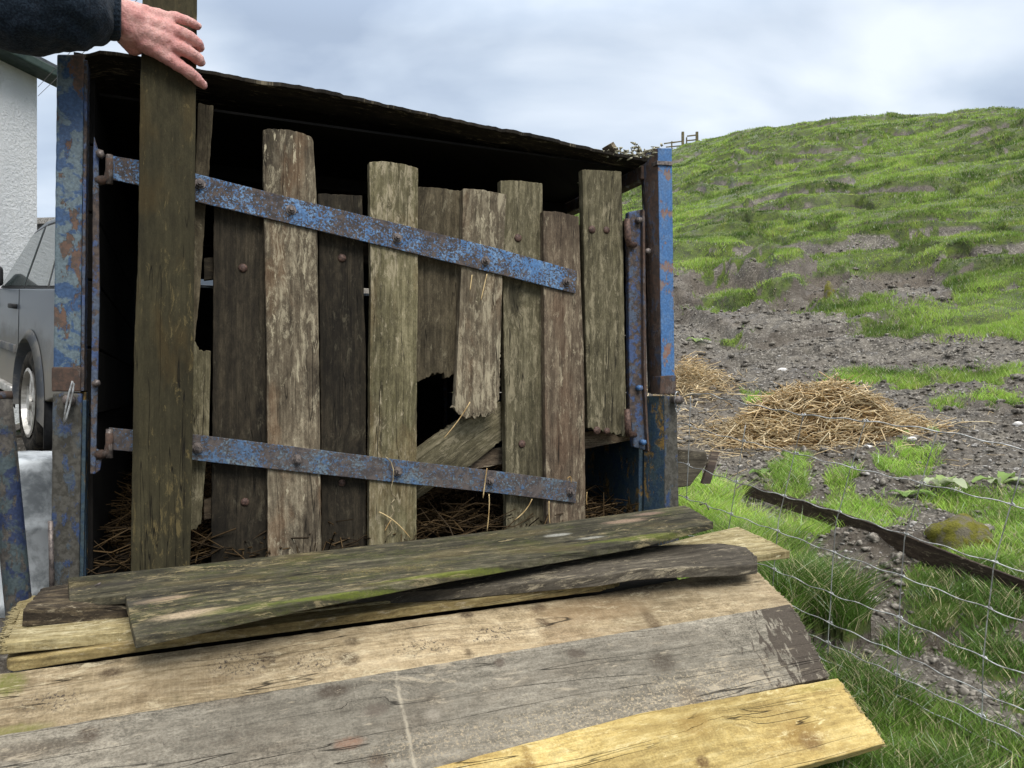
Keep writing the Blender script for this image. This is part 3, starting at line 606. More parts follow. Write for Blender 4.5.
def house():
    a = Vector((-.2160, -.9764)); b = Vector((-.9764, .2160)); c0 = Vector((-6.25, 10.0)); g0 = EYE-.9; e = EYE+4.18
    h = empty('house', (c0.x, c0.y, g0), 'white roughcast house wall with dark green eaves at the left edge behind the car', 'house')
    def q(s, t, z): p = c0+a*s+b*t; return Vector((p.x, p.y, z))
    Ls, Wd, rd = 9.0, 6.5, e+.75
    poly_mesh('wall', [q(0, 0, g0), q(Ls, 0, g0), q(Ls, Wd, g0), q(0, Wd, g0), q(0, 0, e), q(Ls, 0, e), q(Ls, Wd, e), q(0, Wd, e), q(0, Wd/2, rd-.12), q(Ls, Wd/2, rd-.12)],
              [(0, 1, 5, 4), (2, 3, 7, 6), (0, 4, 8, 7, 3), (1, 2, 6, 9, 5), (0, 3, 2, 1)], M['roughcast'], h)
    ov, f = .22, .16
    sl = (rd-e)/(Wd/2)
    def slab(t0, z0, t1, z1, th):
        return [q(-.35, t0, z0), q(Ls+.35, t0, z0), q(Ls+.35, t1, z1), q(-.35, t1, z1), q(-.35, t0, z0+th), q(Ls+.35, t0, z0+th), q(Ls+.35, t1, z1+th), q(-.35, t1, z1+th)]
    bx = [(0, 1, 2, 3), (4, 5, 6, 7), (0, 1, 5, 4), (1, 2, 6, 5), (2, 3, 7, 6), (3, 0, 4, 7)]
    V = slab(-ov, e-ov*sl+.1, Wd/2, rd, .09); V2 = slab(Wd+ov, e-ov*sl+.1, Wd/2+.001, rd, .09)
    rf = poly_mesh('roof', V+V2, bx+[tuple(i+8 for i in f_) for f_ in bx], M['rslate'], h)
    z = e-ov*sl
    poly_mesh('gutter', [q(s, t, zz) for zz in (z-.02, z+.10) for s, t in ((-.36, -ov-.11), (Ls+.36, -ov-.11), (Ls+.36, -ov+.02), (-.36, -ov+.02))], [(0, 1, 2, 3), (4, 5, 6, 7), (0, 1, 5, 4), (1, 2, 6, 5), (2, 3, 7, 6), (3, 0, 4, 7)], M['gutter'], h, bevel=.02)
    poly_mesh('soffit', [q(s, t, zz) for zz in (z-.0, z+.03) for s, t in ((-.34, -ov+.03), (Ls+.34, -ov+.03), (Ls+.34, -.002), (-.34, -.002))], [(0, 1, 2, 3), (4, 5, 6, 7), (0, 1, 5, 4), (1, 2, 6, 5), (2, 3, 7, 6), (3, 0, 4, 7)], M['gutter'], h)
house()
def yard_wall():
    o = empty('stone_wall', Pd(30, 392, 12.2), 'low stone yard wall seen between the house corner and the blue post', 'wall')
    me = tube_mesh([([Pd(-60, 280, 12.6), Pd(120, 280, 12.2)], .01)], 4)
    p0, p1 = Pd(-80, 392, 13.0), Pd(150, 392, 12.6); z0, z1 = EYE-.8, EYE+2.82
    th = Vector((0, .35, 0))
    V = [Vector((p.x, p.y, z))+t for z in (z0, z1) for p, t in ((p0, th*0), (p1, th*0), (p1, th), (p0, th))]
    bx = [(0, 1, 2, 3), (4, 5, 6, 7), (0, 1, 5, 4), (1, 2, 6, 5), (2, 3, 7, 6), (3, 0, 4, 7)]
    poly_mesh('wall', V, bx, M['slate'], o)
    V = [Vector((p.x, p.y, z))+t for z in (z1+.002, z1+.1) for p, t in ((p0, Vector((0, -.06, 0))), (p1, Vector((0, -.06, 0))), (p1, th*1.15), (p0, th*1.15))]
    poly_mesh('coping', V, bx, M['stone'], o)
yard_wall()
for k, (za, zb) in enumerate(((87, 58), (96, 70))):
    a, b = Pd(38, za, 9.9), Pd(62, zb, 8.4); d_ = b-a; pts = [a+d_*t-Vector((0, 0, .10*math.sin(min(1, t/9)*math.pi))) for t in np.linspace(0, 9, 30)]
    o = tube('overhead_cable', pts, .003, M['iron'], None, 6)
    tag(o, ['upper of two thin cables running from the house eaves over the trailer', 'lower of two thin cables running from the house eaves over the trailer'][k], 'cable', 'cables from the house')

# ================================================================ car
def car():
    R = math.radians(42); sc_ = 1.0
    Fd = Vector((-math.sin(R), math.cos(R), 0)); Ld = Vector((-math.cos(R), -math.sin(R), 0))
    pitch = math.radians(6.0)
    F3 = (Fd*math.cos(pitch)+Vector((0, 0, 1))*math.sin(pitch)); U3 = F3.cross(Ld)
    o = empty('parked_car'); o['label'] = 'muddy silver grey off-road car parked at the left edge behind the trailer post'; o['category'] = 'car'
    wheel = Vector(((25-512)/F*5.15, 5.15, EYE-.43)); org = wheel-Ld*.86
    m = Matrix.Identity(4)
    for i, ax in enumerate((F3, Ld, U3)):
        for j in range(3): m[j][i] = ax[j]
    m.translation = org; o.matrix_world = m; bpy.context.view_layer.update()
    paint = NT('car_paint', .38, .5); v = paint.coords('Object'); dirt = paint.noise(v, (3, 3, 6), 6, .65)
    sz = paint.n('ShaderNodeSeparateXYZ'); tcc = paint.n('ShaderNodeTexCoord'); paint.L(tcc.outputs['Object'], sz.inputs[0])
    lowd = paint.ramp(paint.math('ADD', sz.outputs[2], paint.math('MULTIPLY', dirt, .5)), .75, 1.25, .75, .1)
    paint.L(paint.mix(lowd, lin(76, 88, 102), lin(146, 139, 126)), paint.b.inputs['Base Color']); paint.L(paint.ramp(lowd, .1, .8, .3, .8), paint.b.inputs['Roughness']); paint.b.inputs['Metallic'].default_value = .25
    glass = NT('car_glass', .08, .8); glass.b.inputs['Base Color'].default_value = lin(66, 76, 76); glass.b.inputs['Coat Weight'].default_value = .6
    trim = plain('black_trim', (18, 19, 21), (30, 31, 33), 30, .6); clad = plain('grey_cladding', (70, 74, 80), (108, 106, 102), 8, .6)
    alloy = plain('alloy', (150, 148, 142), (200, 198, 194), 6, .4, .5, .5)
    W2 = .84
    def extr(name, prof, y0, y1, mat, inset=None, bev=.03, par=o):
        n = len(prof); bm = bmesh.new()
        A = [bm.verts.new((x, y0, z)) for x, z in prof]; B = [bm.verts.new((x, y1, z)) for x, z in (inset or prof)]
        bm.faces.new(A); bm.faces.new(list(reversed(B)))
        for i in range(n): bm.faces.new((A[i], B[i], B[(i+1) % n], A[(i+1) % n]))
        bmesh.ops.recalc_face_normals(bm, faces=bm.faces); me = bpy.data.meshes.new(name); bm.to_mesh(me); bm.free()
        ob = link(name, me, mat, par, False)
        if bev: b = ob.modifiers.new('bevel', 'BEVEL'); b.width = bev; b.segments = 3; b.limit_method = 'ANGLE'; b.angle_limit = math.radians(28)
        smooth(me); return ob
    def arch(cx, r, n=12, a0=0, a1=180):
        return [(cx+r*math.cos(math.radians(t)), .36+r*math.sin(math.radians(t))) for t in np.linspace(a0, a1, n)]
    WB = 2.55
    low = [(-.95, .52)]+[(-.46, .42)]+[(x, z) for x, z in reversed(arch(0, .44))][0:]+[(.50, .40), (WB-.50, .40)]+[(x, z) for x, z in reversed(arch(WB, .44))]+[(WB+.52, .42), (WB+.82, .5), (WB+.86, .86), (WB+.74, .98), (1.62, 1.12), (-.92, 1.13), (-.97, .9)]
    extr('body', low, -W2, W2, paint.m, bev=.035)
    # cabin tapering inwards
    bm = bmesh.new(); ring = lambda pts: [bm.verts.new(p) for p in pts]
    b0 = [(-.93, 1.12), (1.62, 1.11), (.98, 1.60), (.7, 1.66), (-.72, 1.68), (-.86, 1.62)]
    A = [(x, -W2+.03+max(0, z-1.12)*.32, z) for x, z in b0]; B = [(x, W2-.03-max(0, z-1.12)*.32, z) for x, z in b0]
    va, vb = ring(A), ring(B); bm.faces.new(va); bm.faces.new(list(reversed(vb)))
    for i in range(6): bm.faces.new((va[i], vb[i], vb[(i+1) % 6], va[(i+1) % 6]))
    bmesh.ops.recalc_face_normals(bm, faces=bm.faces); me = bpy.data.meshes.new('cabin'); bm.to_mesh(me); bm.free(); smooth(me)
    cb = link('cabin', me, paint.m, o, False); b = cb.modifiers.new('bevel', 'BEVEL'); b.width = .05; b.segments = 3; b.limit_method = 'ANGLE'; b.angle_limit = math.radians(28)
    for s in (1, -1):
        def side(z, off=.004): return s*(W2-.03-max(0, z-1.12)*.32+off)
        for pr in ([(1.42, 1.15), (1.30, 1.27), (.93, 1.55), (.60, 1.585), (.50, 1.15)], [(.42, 1.15), (.52, 1.59), (-.02, 1.60), (-.30, 1.15)], [(-.38, 1.15), (-.12, 1.60), (-.66, 1.60), (-.80, 1.50), (-.84, 1.15)]):
            big = [(x+(x-sum(p[0] for p in pr)/len(pr))*.06, z+(z-1.37)*.09) for x, z in pr]
            fr = poly_mesh('window_frame', [Vector((x, side(z, .003), z)) for x, z in big]+[Vector((x, side(z, -.02), z)) for x, z in big], [tuple(range(len(big))), tuple(range(2*len(big)-1, len(big)-1, -1))]+[(i, (i+1) % len(big), (i+1) % len(big)+len(big), i+len(big)) for i in range(len(big))], trim, None)
            ob = poly_mesh('window', [Vector((x, side(z, .008), z)) for x, z in pr]+[Vector((x, side(z, -.02), z)) for x, z in pr], [tuple(range(len(pr))), tuple(range(2*len(pr)-1, len(pr)-1, -1))]+[(i, (i+1) % len(pr), (i+1) % len(pr)+len(pr), i+len(pr)) for i in range(len(pr))], glass.m, None)
            for x_ in (fr, ob): 
                loc = x_.location.copy(); x_.parent = o; x_.matrix_parent_inverse = Matrix.Identity(4); x_.location = loc
        for cx in (0, WB):       # wheels
            rootw = bpy.data.objects.new('wheel', None); C.objects.link(rootw); rootw.parent = o; rootw.location = (cx, s*(W2-.10), .36)
            prof = [(.235, -.10), (.30, -.115), (.345, -.10), (.36, -.06), (.36, .06), (.345, .10), (.30, .115), (.235, .10)]
            bm = bmesh.new(); N = 40; rr = [[bm.verts.new((r*math.cos(2*math.pi*i/N), y, r*math.sin(2*math.pi*i/N))) for r, y in prof] for i in range(N)]
            for i in range(N):
                for j in range(len(prof)): bm.faces.new((rr[i][j], rr[(i+1) % N][j], rr[(i+1) % N][(j+1) % len(prof)], rr[i][(j+1) % len(prof)]))
            bmesh.ops.recalc_face_normals(bm, faces=bm.faces); me = bpy.data.meshes.new('tyre'); bm.to_mesh(me); bm.free(); smooth(me); link('tyre', me, M['tyre'], rootw, False)
            bm = bmesh.new(); mt = lambda x: Matrix.Translation(x)
            rim = [(.236, .11), (.215, .115), (.20, .06), (.19, -.08), (.236, -.09)]; rr = [[bm.verts.new((r*math.cos(2*math.pi*i/N), s*y, r*math.sin(2*math.pi*i/N))) for r, y in rim] for i in range(N)]
            for i in range(N):
                for j in range(len(rim)-1): bm.faces.new((rr[i][j], rr[(i+1) % N][j], rr[(i+1) % N][j+1], rr[i][j+1]))
            for k in range(6):
                a = k*math.pi/3+.3
                for da in (-.10, .10):
                    ca, sa = math.cos(a+da), math.sin(a+da); ca0, sa0 = math.cos(a), math.sin(a); vs8 = []
                    for rr_, hw, y in ((.03, .022, .10), (.215, .018, .085)):
                        cx_, cz_ = (ca0*rr_, sa0*rr_) if rr_ < .1 else (ca*rr_, sa*rr_)
                        for sg in (-1, 1):
                            for yy in (y, y-.03): vs8.append(bm.verts.new((cx_-sa*hw*sg, s*yy, cz_+ca*hw*sg)))
                    for f_ in ((0, 1, 3, 2), (4, 5, 7, 6), (0, 1, 5, 4), (2, 3, 7, 6), (0, 2, 6, 4), (1, 3, 7, 5)): bm.faces.new([vs8[i] for i in f_])
            bmesh.ops.create_cone(bm, cap_ends=True, segments=20, radius1=.05, radius2=.045, depth=.05, matrix=Matrix.Translation((0, s*.085, 0))@Matrix.Rotation(math.pi/2, 4, 'X'))
            bmesh.ops.recalc_face_normals(bm, faces=bm.faces); me = bpy.data.meshes.new('rim'); bm.to_mesh(me); bm.free(); link('rim', me, alloy, rootw, False)
            bm = bmesh.new(); bmesh.ops.create_cone(bm, cap_ends=True, segments=32, radius1=.232, radius2=.232, depth=.01, matrix=Matrix.Rotation(math.pi/2, 4, 'X')); me = bpy.data.meshes.new('brake'); bm.to_mesh(me); bm.free(); link('brake_disc', me, trim, rootw, False)
            # flare
            bm = bmesh.new(); out_ = arch(cx, .495, 20, -12, 192); inn = arch(cx, .435, 20, -8, 188)
            for (xa, za), (xb, zb), (xc, zc), (xd, zd) in zip(out_[:-1], out_[1:], inn[1:], inn[:-1]):
                q = [bm.verts.new((xa, s*(W2+.005), za)), bm.verts.new((xb, s*(W2+.005), zb)), bm.verts.new((xc, s*(W2+.035), zc)), bm.verts.new((xd, s*(W2+.035), zd))]; bm.faces.new(q)
                q2 = [bm.verts.new((xc, s*(W2-.10), zc)), bm.verts.new((xd, s*(W2-.10), zd))]; bm.faces.new((q[3], q[2], q2[0], q2[1]))
            bmesh.ops.remove_doubles(bm, verts=bm.verts, dist=.001); me = bpy.data.meshes.new('wheel_arch'); bm.to_mesh(me); bm.free(); smooth(me); ob = link('wheel_arch', me, clad, o, False)
            extr('mudflap', [(cx-.47, .42), (cx-.44, .42), (cx-.46, .12), (cx-.49, .12)], s*(W2-.22), s*(W2-.0), trim, bev=0)
        extr('door_seam', [(.44, 1.12), (.452, 1.12), (.452, .5), (.44, .5)], s*(W2-.01), s*(W2+.0025), trim, bev=0)
        extr('side_moulding', [(.54, .66), (2.0, .66), (2.0, .72), (.54, .72)], s*(W2-.01), s*(W2+.014), clad, bev=.006)
        extr('running_board', [(.50, .36), (2.05, .36), (2.05, .42), (.50, .42)], s*(W2-.1), s*(W2+.04), alloy, bev=.01)
        for hx in (.60, 1.42-.9+.02 if False else 1.52): extr('door_handle', [(hx-.09, .98), (hx+.09, .98), (hx+.09, 1.015), (hx-.09, 1.015)], s*(W2-.005), s*(W2+.035), trim, bev=.01)
        extr('wing_mirror', [(1.22, 1.14), (1.44, 1.14), (1.42, 1.30), (1.25, 1.30)], s*(W2-.02), s*(W2+.20), trim, bev=.03)
        extr('taillight', [(-.985, .92), (-.90, .92), (-.90, 1.10), (-.975, 1.10)], s*(W2-.16), s*(W2+.006), plain('red_lens', (120, 16, 14), (140, 24, 20), 10, .2), bev=.01)
        extr('headlight', [(WB+.74, .80), (WB+.88, .80), (WB+.84, .93), (WB+.74, .93)], s*(W2-.36), s*(W2-.02), glass.m, bev=.01)
    extr('roof_rail', [(.55, 1.69), (-.6, 1.70), (-.6, 1.73), (.55, 1.72)], .52, .56, trim, bev=.008)
    extr('rear_bumper', [(-1.06, .42), (-.9, .42), (-.9, .62), (-1.06, .60)], -W2, W2, clad, bev=.03)
    extr('front_bumper', [(WB+.72, .40), (WB+.94, .42), (WB+.94, .64), (WB+.72, .66)], -W2, W2, clad, bev=.03)
    poly_mesh('windscreen', [], [], None) if False else None
    ws = poly_mesh('windscreen', [Vector((1.585, -.70, 1.15)), Vector((1.585, .70, 1.15)), Vector((1.03, .60, 1.575)), Vector((1.03, -.60, 1.575)), Vector((1.60, -.70, 1.155)), Vector((1.60, .70, 1.155)), Vector((1.045, .60, 1.585)), Vector((1.045, -.60, 1.585))],
                   [(0, 1, 2, 3), (4, 5, 6, 7), (0, 1, 5, 4), (1, 2, 6, 5), (2, 3, 7, 6), (3, 0, 4, 7)], glass.m, None)
    loc = ws.location.copy(); ws.parent = o; ws.location = loc
    extr('undertray', [(-.6, .30), (WB+.5, .30), (WB+.5, .45), (-.6, .45)], -.6, .6, trim, bev=0)
car()

# ================================================================ trailer
tr = empty('livestock_trailer', T(.76, -.9, -.78), 'old blue-painted livestock trailer with rusty corner posts and a sagging dark roof', 'trailer')
DEP = 1.85; FLZ = -.425; ROOFL = .735
def gp(pts, v): return [G(x, y, v) for x, y in pts]
nback = Vector((-nv.x, -nv.y, 0))
def rear_post():
    # left post, upper (crate) and lower (body) halves
    p = prism('corner_post', gp([(57, 54), (84, 54), (80, 391), (53, 391)], .02), nback*.05, M['post_blue'], tr, None, (0, 0, 1), .003, label='left rear post, dark blue paint flaking to rust')
    prism('weld_band', gp([(51.5, 367), (81, 367), (80.5, 391.5), (51.5, 391.5)], .024), nback*.058, M['rusty'], p, None, (0, 0, 1), .003)
    prism('corner_flange', gp([(84.2, 60), (87.5, 60), (84, 391), (80.6, 391)], .016), nback*.06, M['bar'], p, None, (0, 0, 1), .001)
    q = prism('body_post', gp([(52.5, 393.5), (82, 393.5), (78.5, 600), (50.5, 600)], .026), nback*.05, M['post_low'], tr, None, (0, 0, 1), .004)
    prism('body_flange', gp([(82.4, 400), (86.5, 400), (83, 600), (79, 600)], .018), nback*.06, M['teal'], q, None, (0, 0, 1), .001)
    # right post: bright blue outer face and brown inner face
    p = prism('corner_post', gp([(658, 148), (672, 148), (675, 393), (662, 393)], .02), nback*.05, M['post_bright'], tr, None, (0, 0, 1), .002, label='right rear post, bright blue paint with a brown inner face')
    prism('inner_face', [G(657.6, 148, .02), G(661.6, 393, .02), G(650.5, 393, -.03), G(643.5, 160, -.03), G(644, 153, -.03)], Vector((nback.x*.03+gx.x*.01, nback.y*.03+gx.y*.01, 0)), M['rusty'], p, None, (0, 0, 1), .001)
    prism('weld_band', gp([(657, 160.5), (672.5, 161.5), (672.8, 165.5), (657.4, 164.5)], .026), nback*.03, M['iron'], p, None, None, .001)
    prism('weld_band', gp([(661, 376), (676, 375), (676.5, 394), (660, 394)], .025), nback*.05, M['rusty'], p, None, (0, 0, 1), .002)
    q = prism('body_post', gp([(664.5, 396), (677, 396), (680, 560), (665, 560)], .024), nback*.05, M['post_low'], tr, None, (0, 0, 1), .003)
    prism('inner_face', [G(664.2, 396, .022), G(664.6, 560, .022), G(643, 560, -.04), G(645, 396, -.04)], Vector((nback.x*.02+gx.x*.01, nback.y*.02+gx.y*.01, 0)), M['teal'], q, None, (0, 0, 1), .001)
    for px, py in ((70, 400), (674, 400)):
        c = G(px, py, .03); tube('pivot_pin', [c, c+Vector((nv.x, nv.y, 0))*.03], .012, M['iron'], tr, 12)
rear_post()
# R-clip through the left pin and the wire tie at the right
pts = [G(64, 424, .075), G(65, 413, .078), G(67, 402, .08), G(70, 390, .08), G(72.5, 381, .08), G(74, 384, .08), G(72.5, 393, .08), G(70, 404, .08), G(67, 415, .08), G(65, 423, .078)]
tag(tube('spring_clip', pts, .0021, M['zinc'], None, 8), 'bright wire spring clip hanging through the pin of the left post', 'clip')
pts = [G(677+2.6*math.cos(t)+t*.1, 397+9*math.sin(t)+t*.8, .05+.004*math.sin(2*t)) for t in np.linspace(0, 9, 40)]
tag(tube('wire_tie', pts, .0018, M['zinc'], None, 6), 'twisted silver wire tie looped on the right post', 'wire')
# side walls, front wall, floor, roof
def wall_planks(u0, u1, v0, v1, z0, z1, rows, name, mat, along='v'):
    parts = []
    for i in range(rows):
        a = z0+(z1-z0)*i/rows; b = z0+(z1-z0)*(i+1)/rows-.004
        parts.append(box_uv(name, (u0, v0, a), (u1, v1, b), mat, tr, bevel=.003))
    return parts
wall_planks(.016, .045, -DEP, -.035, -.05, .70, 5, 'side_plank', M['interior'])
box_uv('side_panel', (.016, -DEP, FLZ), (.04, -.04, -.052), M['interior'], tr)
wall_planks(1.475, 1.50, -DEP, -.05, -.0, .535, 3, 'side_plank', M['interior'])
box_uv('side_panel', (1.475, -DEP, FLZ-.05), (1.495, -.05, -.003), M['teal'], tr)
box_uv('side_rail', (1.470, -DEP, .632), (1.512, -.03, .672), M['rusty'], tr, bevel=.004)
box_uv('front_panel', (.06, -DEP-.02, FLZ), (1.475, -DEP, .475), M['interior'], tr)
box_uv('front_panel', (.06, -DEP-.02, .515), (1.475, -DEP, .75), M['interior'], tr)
box_uv('front_rail', (.06, -DEP-.055, .478), (1.475, -DEP-.03, .492), M['galv'], tr)
box_uv('corner_post', (.03, -DEP-.03, -.5), (.075, -DEP+.01, .72), M['rusty'], tr); box_uv('corner_post', (1.46, -DEP-.03, -.5), (1.505, -DEP+.01, .68), M['rusty'], tr)
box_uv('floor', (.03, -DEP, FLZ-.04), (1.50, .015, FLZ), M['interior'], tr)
box_uv('side_skirt', (.0, -DEP, FLZ-.1), (.03, -.0, -.0), M['teal'], tr)
box_uv('chassis', (.2, -DEP-.7, FLZ-.12), (.28, 0, FLZ-.045), M['rusty'], tr); box_uv('chassis', (1.22, -DEP-.7, FLZ-.12), (1.30, 0, FLZ-.045), M['rusty'], tr)
def roof():
    edge = [(84, 53), (100, 49), (130, 53), (165, 61), (200, 69), (240, 76), (252, 79), (300, 86), (345, 94.5), (375, 100), (385, 103), (420, 110), (455, 118), (462, 119), (500, 128), (540, 136), (590, 147), (625, 154), (646, 158)]
    ux = [uvz(G(x, y, .012)) for x, y in edge]; us = np.array([a[0] for a in ux]); zs = np.array([a[2] for a in ux])
    nu, nvv = 150, 30; uu = np.linspace(us[0]-.02, us[-1]+.01, nu); zz = np.interp(uu, us, zs)
    bm = bmesh.new(); uvl = bm.loops.layers.uv.new('UVMap'); top = []; bot = []
    for i, u in enumerate(uu):
        rag = .006+.005*(mnoise.noise(Vector((u*40, 0, 0)))+.7*mnoise.noise(Vector((u*130, 3, 0)))) + (.006 if mnoise.noise(Vector((u*5, 9, 0))) > .1 else 0)
        ct, cb = [], []
        for j in range(nvv):
            v = rag-(DEP+.1)*j/(nvv-1); v = rag if j == 0 else v; sag = .012*math.sin(j*.9)*math.sin(u*9)
            dz = .0012*mnoise.noise(Vector((u*30, v*8, 0)))+(.002 if int(u*3.1) % 2 else 0)
            ct.append((bm.verts.new(T(u, v, zz[i]+dz)), (u, v))); cb.append((bm.verts.new(T(u, v-.002*(j == 0), zz[i]-.006+dz*.4-(.006 if j else .001))), (u, v)))
        top.append(ct); bot.append(cb)
    def q(a, b, c, d):
        f = bm.faces.new([x[0] for x in (a, b, c, d)])
        for lp, x in zip(f.loops, (a, b, c, d)): lp[uvl].uv = x[1]
    for i in range(nu-1):
        for j in range(nvv-1): q(top[i][j], top[i+1][j], top[i+1][j+1], top[i][j+1]); q(bot[i][j], bot[i][j+1], bot[i+1][j+1], bot[i+1][j])
        q(top[i][0], bot[i][0], bot[i+1][0], top[i+1][0]); q(top[i][-1], top[i+1][-1], bot[i+1][-1], bot[i][-1])
    for c, e in ((0, 1), (nu-1, 0)):
        for j in range(nvv-1): q(top[c][j], top[c][j+1], bot[c][j+1], bot[c][j])
    bmesh.ops.recalc_face_normals(bm, faces=bm.faces); me = bpy.data.meshes.new('roof'); bm.to_mesh(me); bm.free()
    r = link('roof', me, M['roof'], tr)
    # joists under the roof
    for k, v in enumerate((-.5, -1.1, -1.6)):
        box_uv('joist', (.06, v-.04, .625), (1.47, v, .665), M['interior'], r, bevel=.002)
    box_uv('roof_lining', (.05, -DEP+.01, .668), (1.465, -.06, .674), M['interior'], r, bevel=0)
    return ux
roof()
# moss and debris lying on the right end of the roof
def roof_litter():
    N = 900; col = []; X = []; paths = []
    me_p = []
    for i in range(420):
        px = 605+56*random.random()**.8; py0 = np.interp(px, [600, 625, 650, 662], [150.5, 154.5, 155, 149]); v = random.uniform(-.30, .03)
        p = G(px, py0, .02); u_, v_, z_ = uvz(p); hgt = .028*max(0, 1-abs(u_-1.42)/.12)+.006
        a = T(u_, v, z_+random.uniform(-.004, hgt)); L = random.uniform(.006, .03)
        dr = Vector((random.uniform(-1, 1), random.uniform(-1, 1), random.uniform(-.2, .5))).normalized()*L
        paths.append(([a, a+dr], [random.uniform(.002, .006), .0015]))
    me = tube_mesh(paths, 4); o = link('moss_litter', me, plain('litter', (98, 96, 78), (182, 178, 156), 40, .9, .1), None)
    tag(o, 'mossy litter and dead stalks heaped on the right corner of the roof', 'litter', None, 'stuff')
roof_litter()
o = prism('wood_offcut', [G(610.5, 143.5, 0), G(613.5, 141.5, 0), G(619.5, 151, 0), G(616, 153, 0)], nback*.05, M['slat_brown'], None, None, None, .001); tag(o, 'small brown wood stub sticking up from the roof edge', 'offcut')
# hinge bars
def hinge_left():
    h = prism('hinge_bar', [G(94, 136, .03), G(98.5, 150, .03), G(99.5, 300, .03), G(97.5, 400, .03), G(95.5, 474, .03), G(90, 474, .03), G(91, 400, .03), G(92, 300, .03), G(93, 150, .03)], nback*.012, M['bar'], tr, None, (0, 0, 1), .002, label='thin rusty blue hinge bar beside the left post')
    for px, py, r in ((100.5, 155, .009), (97, 383, .008)):
        c = G(px, py, .03); tube('bolt', [c, c+Vector((nv.x, nv.y, 0))*.014], r, M['iron'], h, 6)
    for py in (181, 455):    # hooks that carry the straps
        tube('hook', [G(97, py, .02), G(103, py-1, .03), G(108, py-3, .035), G(109.5, py-12, .035), G(109.5, py-22, .035)], [.011, .010, .009, .008, .008], M['rusty'], h, 10)
        tube('hook_pin', [G(109.5, py+3, .035), G(109.5, py-26, .035)], .0075, M['iron'], h, 10)
    prism('lug', [G(95, 448, .026), G(103, 452, .026), G(100, 470, .026), G(95, 474, .026)], nback*.01, M['bar'], h, None, (0, 0, 1), .002)
hinge_left()
def hinge_right():
    h = prism('hinge_bar', [G(628.5, 212, -.01), G(642.5, 209, -.01), G(644, 380, -.01), G(646, 420, -.01), G(648, 451, -.01), G(634, 447, -.01), G(630, 410, -.01), G(629.5, 380, -.01)], nback*.02, M['bar'], tr, None, (0, 0, 1), .003, label='blue rusty steel hinge channel beside the right post')
    prism('channel_lip', [G(642.6, 209, .003), G(645, 211, .003), G(647, 400, .003), G(649.5, 452, .003), G(648, 451, .003), G(646, 420, .003), G(644, 380, .003)], nback*.03, M['rusty'], h, None, (0, 0, 1), .001)
    for px, py in ((637, 221), (637.5, 388), (641, 452-10), (645.5, 252)):
        c = G(px, py, -.01); tube('bolt', [c, c+Vector((nv.x, nv.y, 0))*.018], .0085, M['post_bright'] if py > 300 else M['iron'], h, 6)
    for px, py in ((628, 238), (628, 428)):
        tube('hook', [G(px-1, py-19, .015), G(px, py, .015), G(px+1, py+6, .012), G(px+7, py+7, -.004)], [.0085, .010, .010, .008], M['rustbolt'], h, 10)
hinge_right()
# thin upright rod at the foot of the left post
o = tube('steel_rod', [G(50.5, 521, .05), G(51.5, 560, .05), G(52, 600, .05)], .005, M['iron'], None, 8); tag(o, 'thin rusty rod standing against the foot of the left trailer post', 'rod')
# wheels of the trailer
for s, u in ((-1, -.12), (1, 1.62)):
    w_ = bpy.data.objects.new('wheel', None); C.objects.link(w_); w_.parent = tr; bpy.context.view_layer.update()
    w_.location = T(u, -1.05, -.50)-tr.location; bpy.context.view_layer.update()
    bm = bmesh.new(); prof = [(.15, -.07), (.22, -.08), (.26, -.05), (.26, .05), (.22, .08), (.15, .07)]; N = 32
    rr = [[bm.verts.new(Vector((gx.x*y, gx.y*y, 0))+Vector((nv.x, nv.y, 0))*(r*math.cos(2*math.pi*i/N))+Vector((0, 0, r*math.sin(2*math.pi*i/N)))) for r, y in prof] for i in range(N)]
    for i in range(N):
        for j in range(len(prof)): bm.faces.new((rr[i][j], rr[(i+1) % N][j], rr[(i+1) % N][(j+1) % len(prof)], rr[i][(j+1) % len(prof)]))
    bmesh.ops.recalc_face_normals(bm, faces=bm.faces); me = bpy.data.meshes.new('tyre'); bm.to_mesh(me); bm.free(); smooth(me); link('tyre', me, M['tyre'], w_, False)
    bm = bmesh.new(); q = Vector((gx.x, gx.y, 0)).to_track_quat('Z', 'Y').to_matrix().to_4x4(); bmesh.ops.create_cone(bm, cap_ends=True, segments=28, radius1=.155, radius2=.13, depth=.12, matrix=q); me = bpy.data.meshes.new('rim'); bm.to_mesh(me); bm.free(); link('rim', me, M['rusty'], w_, False)

# ================================================================ gate
gate = empty('slatted_gate', T(.75, 0, FLZ+.02), 'weathered wooden slatted gate with broken boards and two blue iron straps', 'gate')
TH = .024
def slat(pts, v, mat, jags=None, label=None, th=TH):
    return prism('slat', gp(pts, v), nback*th, mat, gate, jags, (0, 0, 1), .0015, label, step=.015, jit=.0011)
FR, BK = 0.0, -.026
J = .004
slat([(198, 103), (213.5, 105.5), (209, 175), (206, 203), (200, 290), (194.5, 344), (190, 344), (194, 203)], BK+.0, M['slat_mid'], [J, 0, 0, 0, 0, .006, 0, 0], 'upper half of a thin snapped slat beside the held plank')
slat([(188, 340), (195, 341), (199, 350), (211, 351), (209, 434), (206, 463), (201, 524), (196, 530), (186, 530)], BK, M['slat_olive'], [.006, .006, .006, 0, 0, 0, .006, .004, 0], 'lower half of a thin snapped slat with a torn top')
slat([(214, 200), (265, 205), (266, 350), (267, 575), (211, 577), (213, 350)], BK, M['slat_dark'], None, 'darkest wide slat with a round bolt under the upper strap')
slat([(263, 130), (268, 128.5), (288, 129.5), (303, 133), (311, 136.5), (313.5, 142), (317, 205), (319, 350), (322, 572), (268, 575), (267, 350), (264, 210)], FR, M['slat_pale'], [J/2]*5+[0]*7, 'tallest pale slat, patched with whitish flakes')
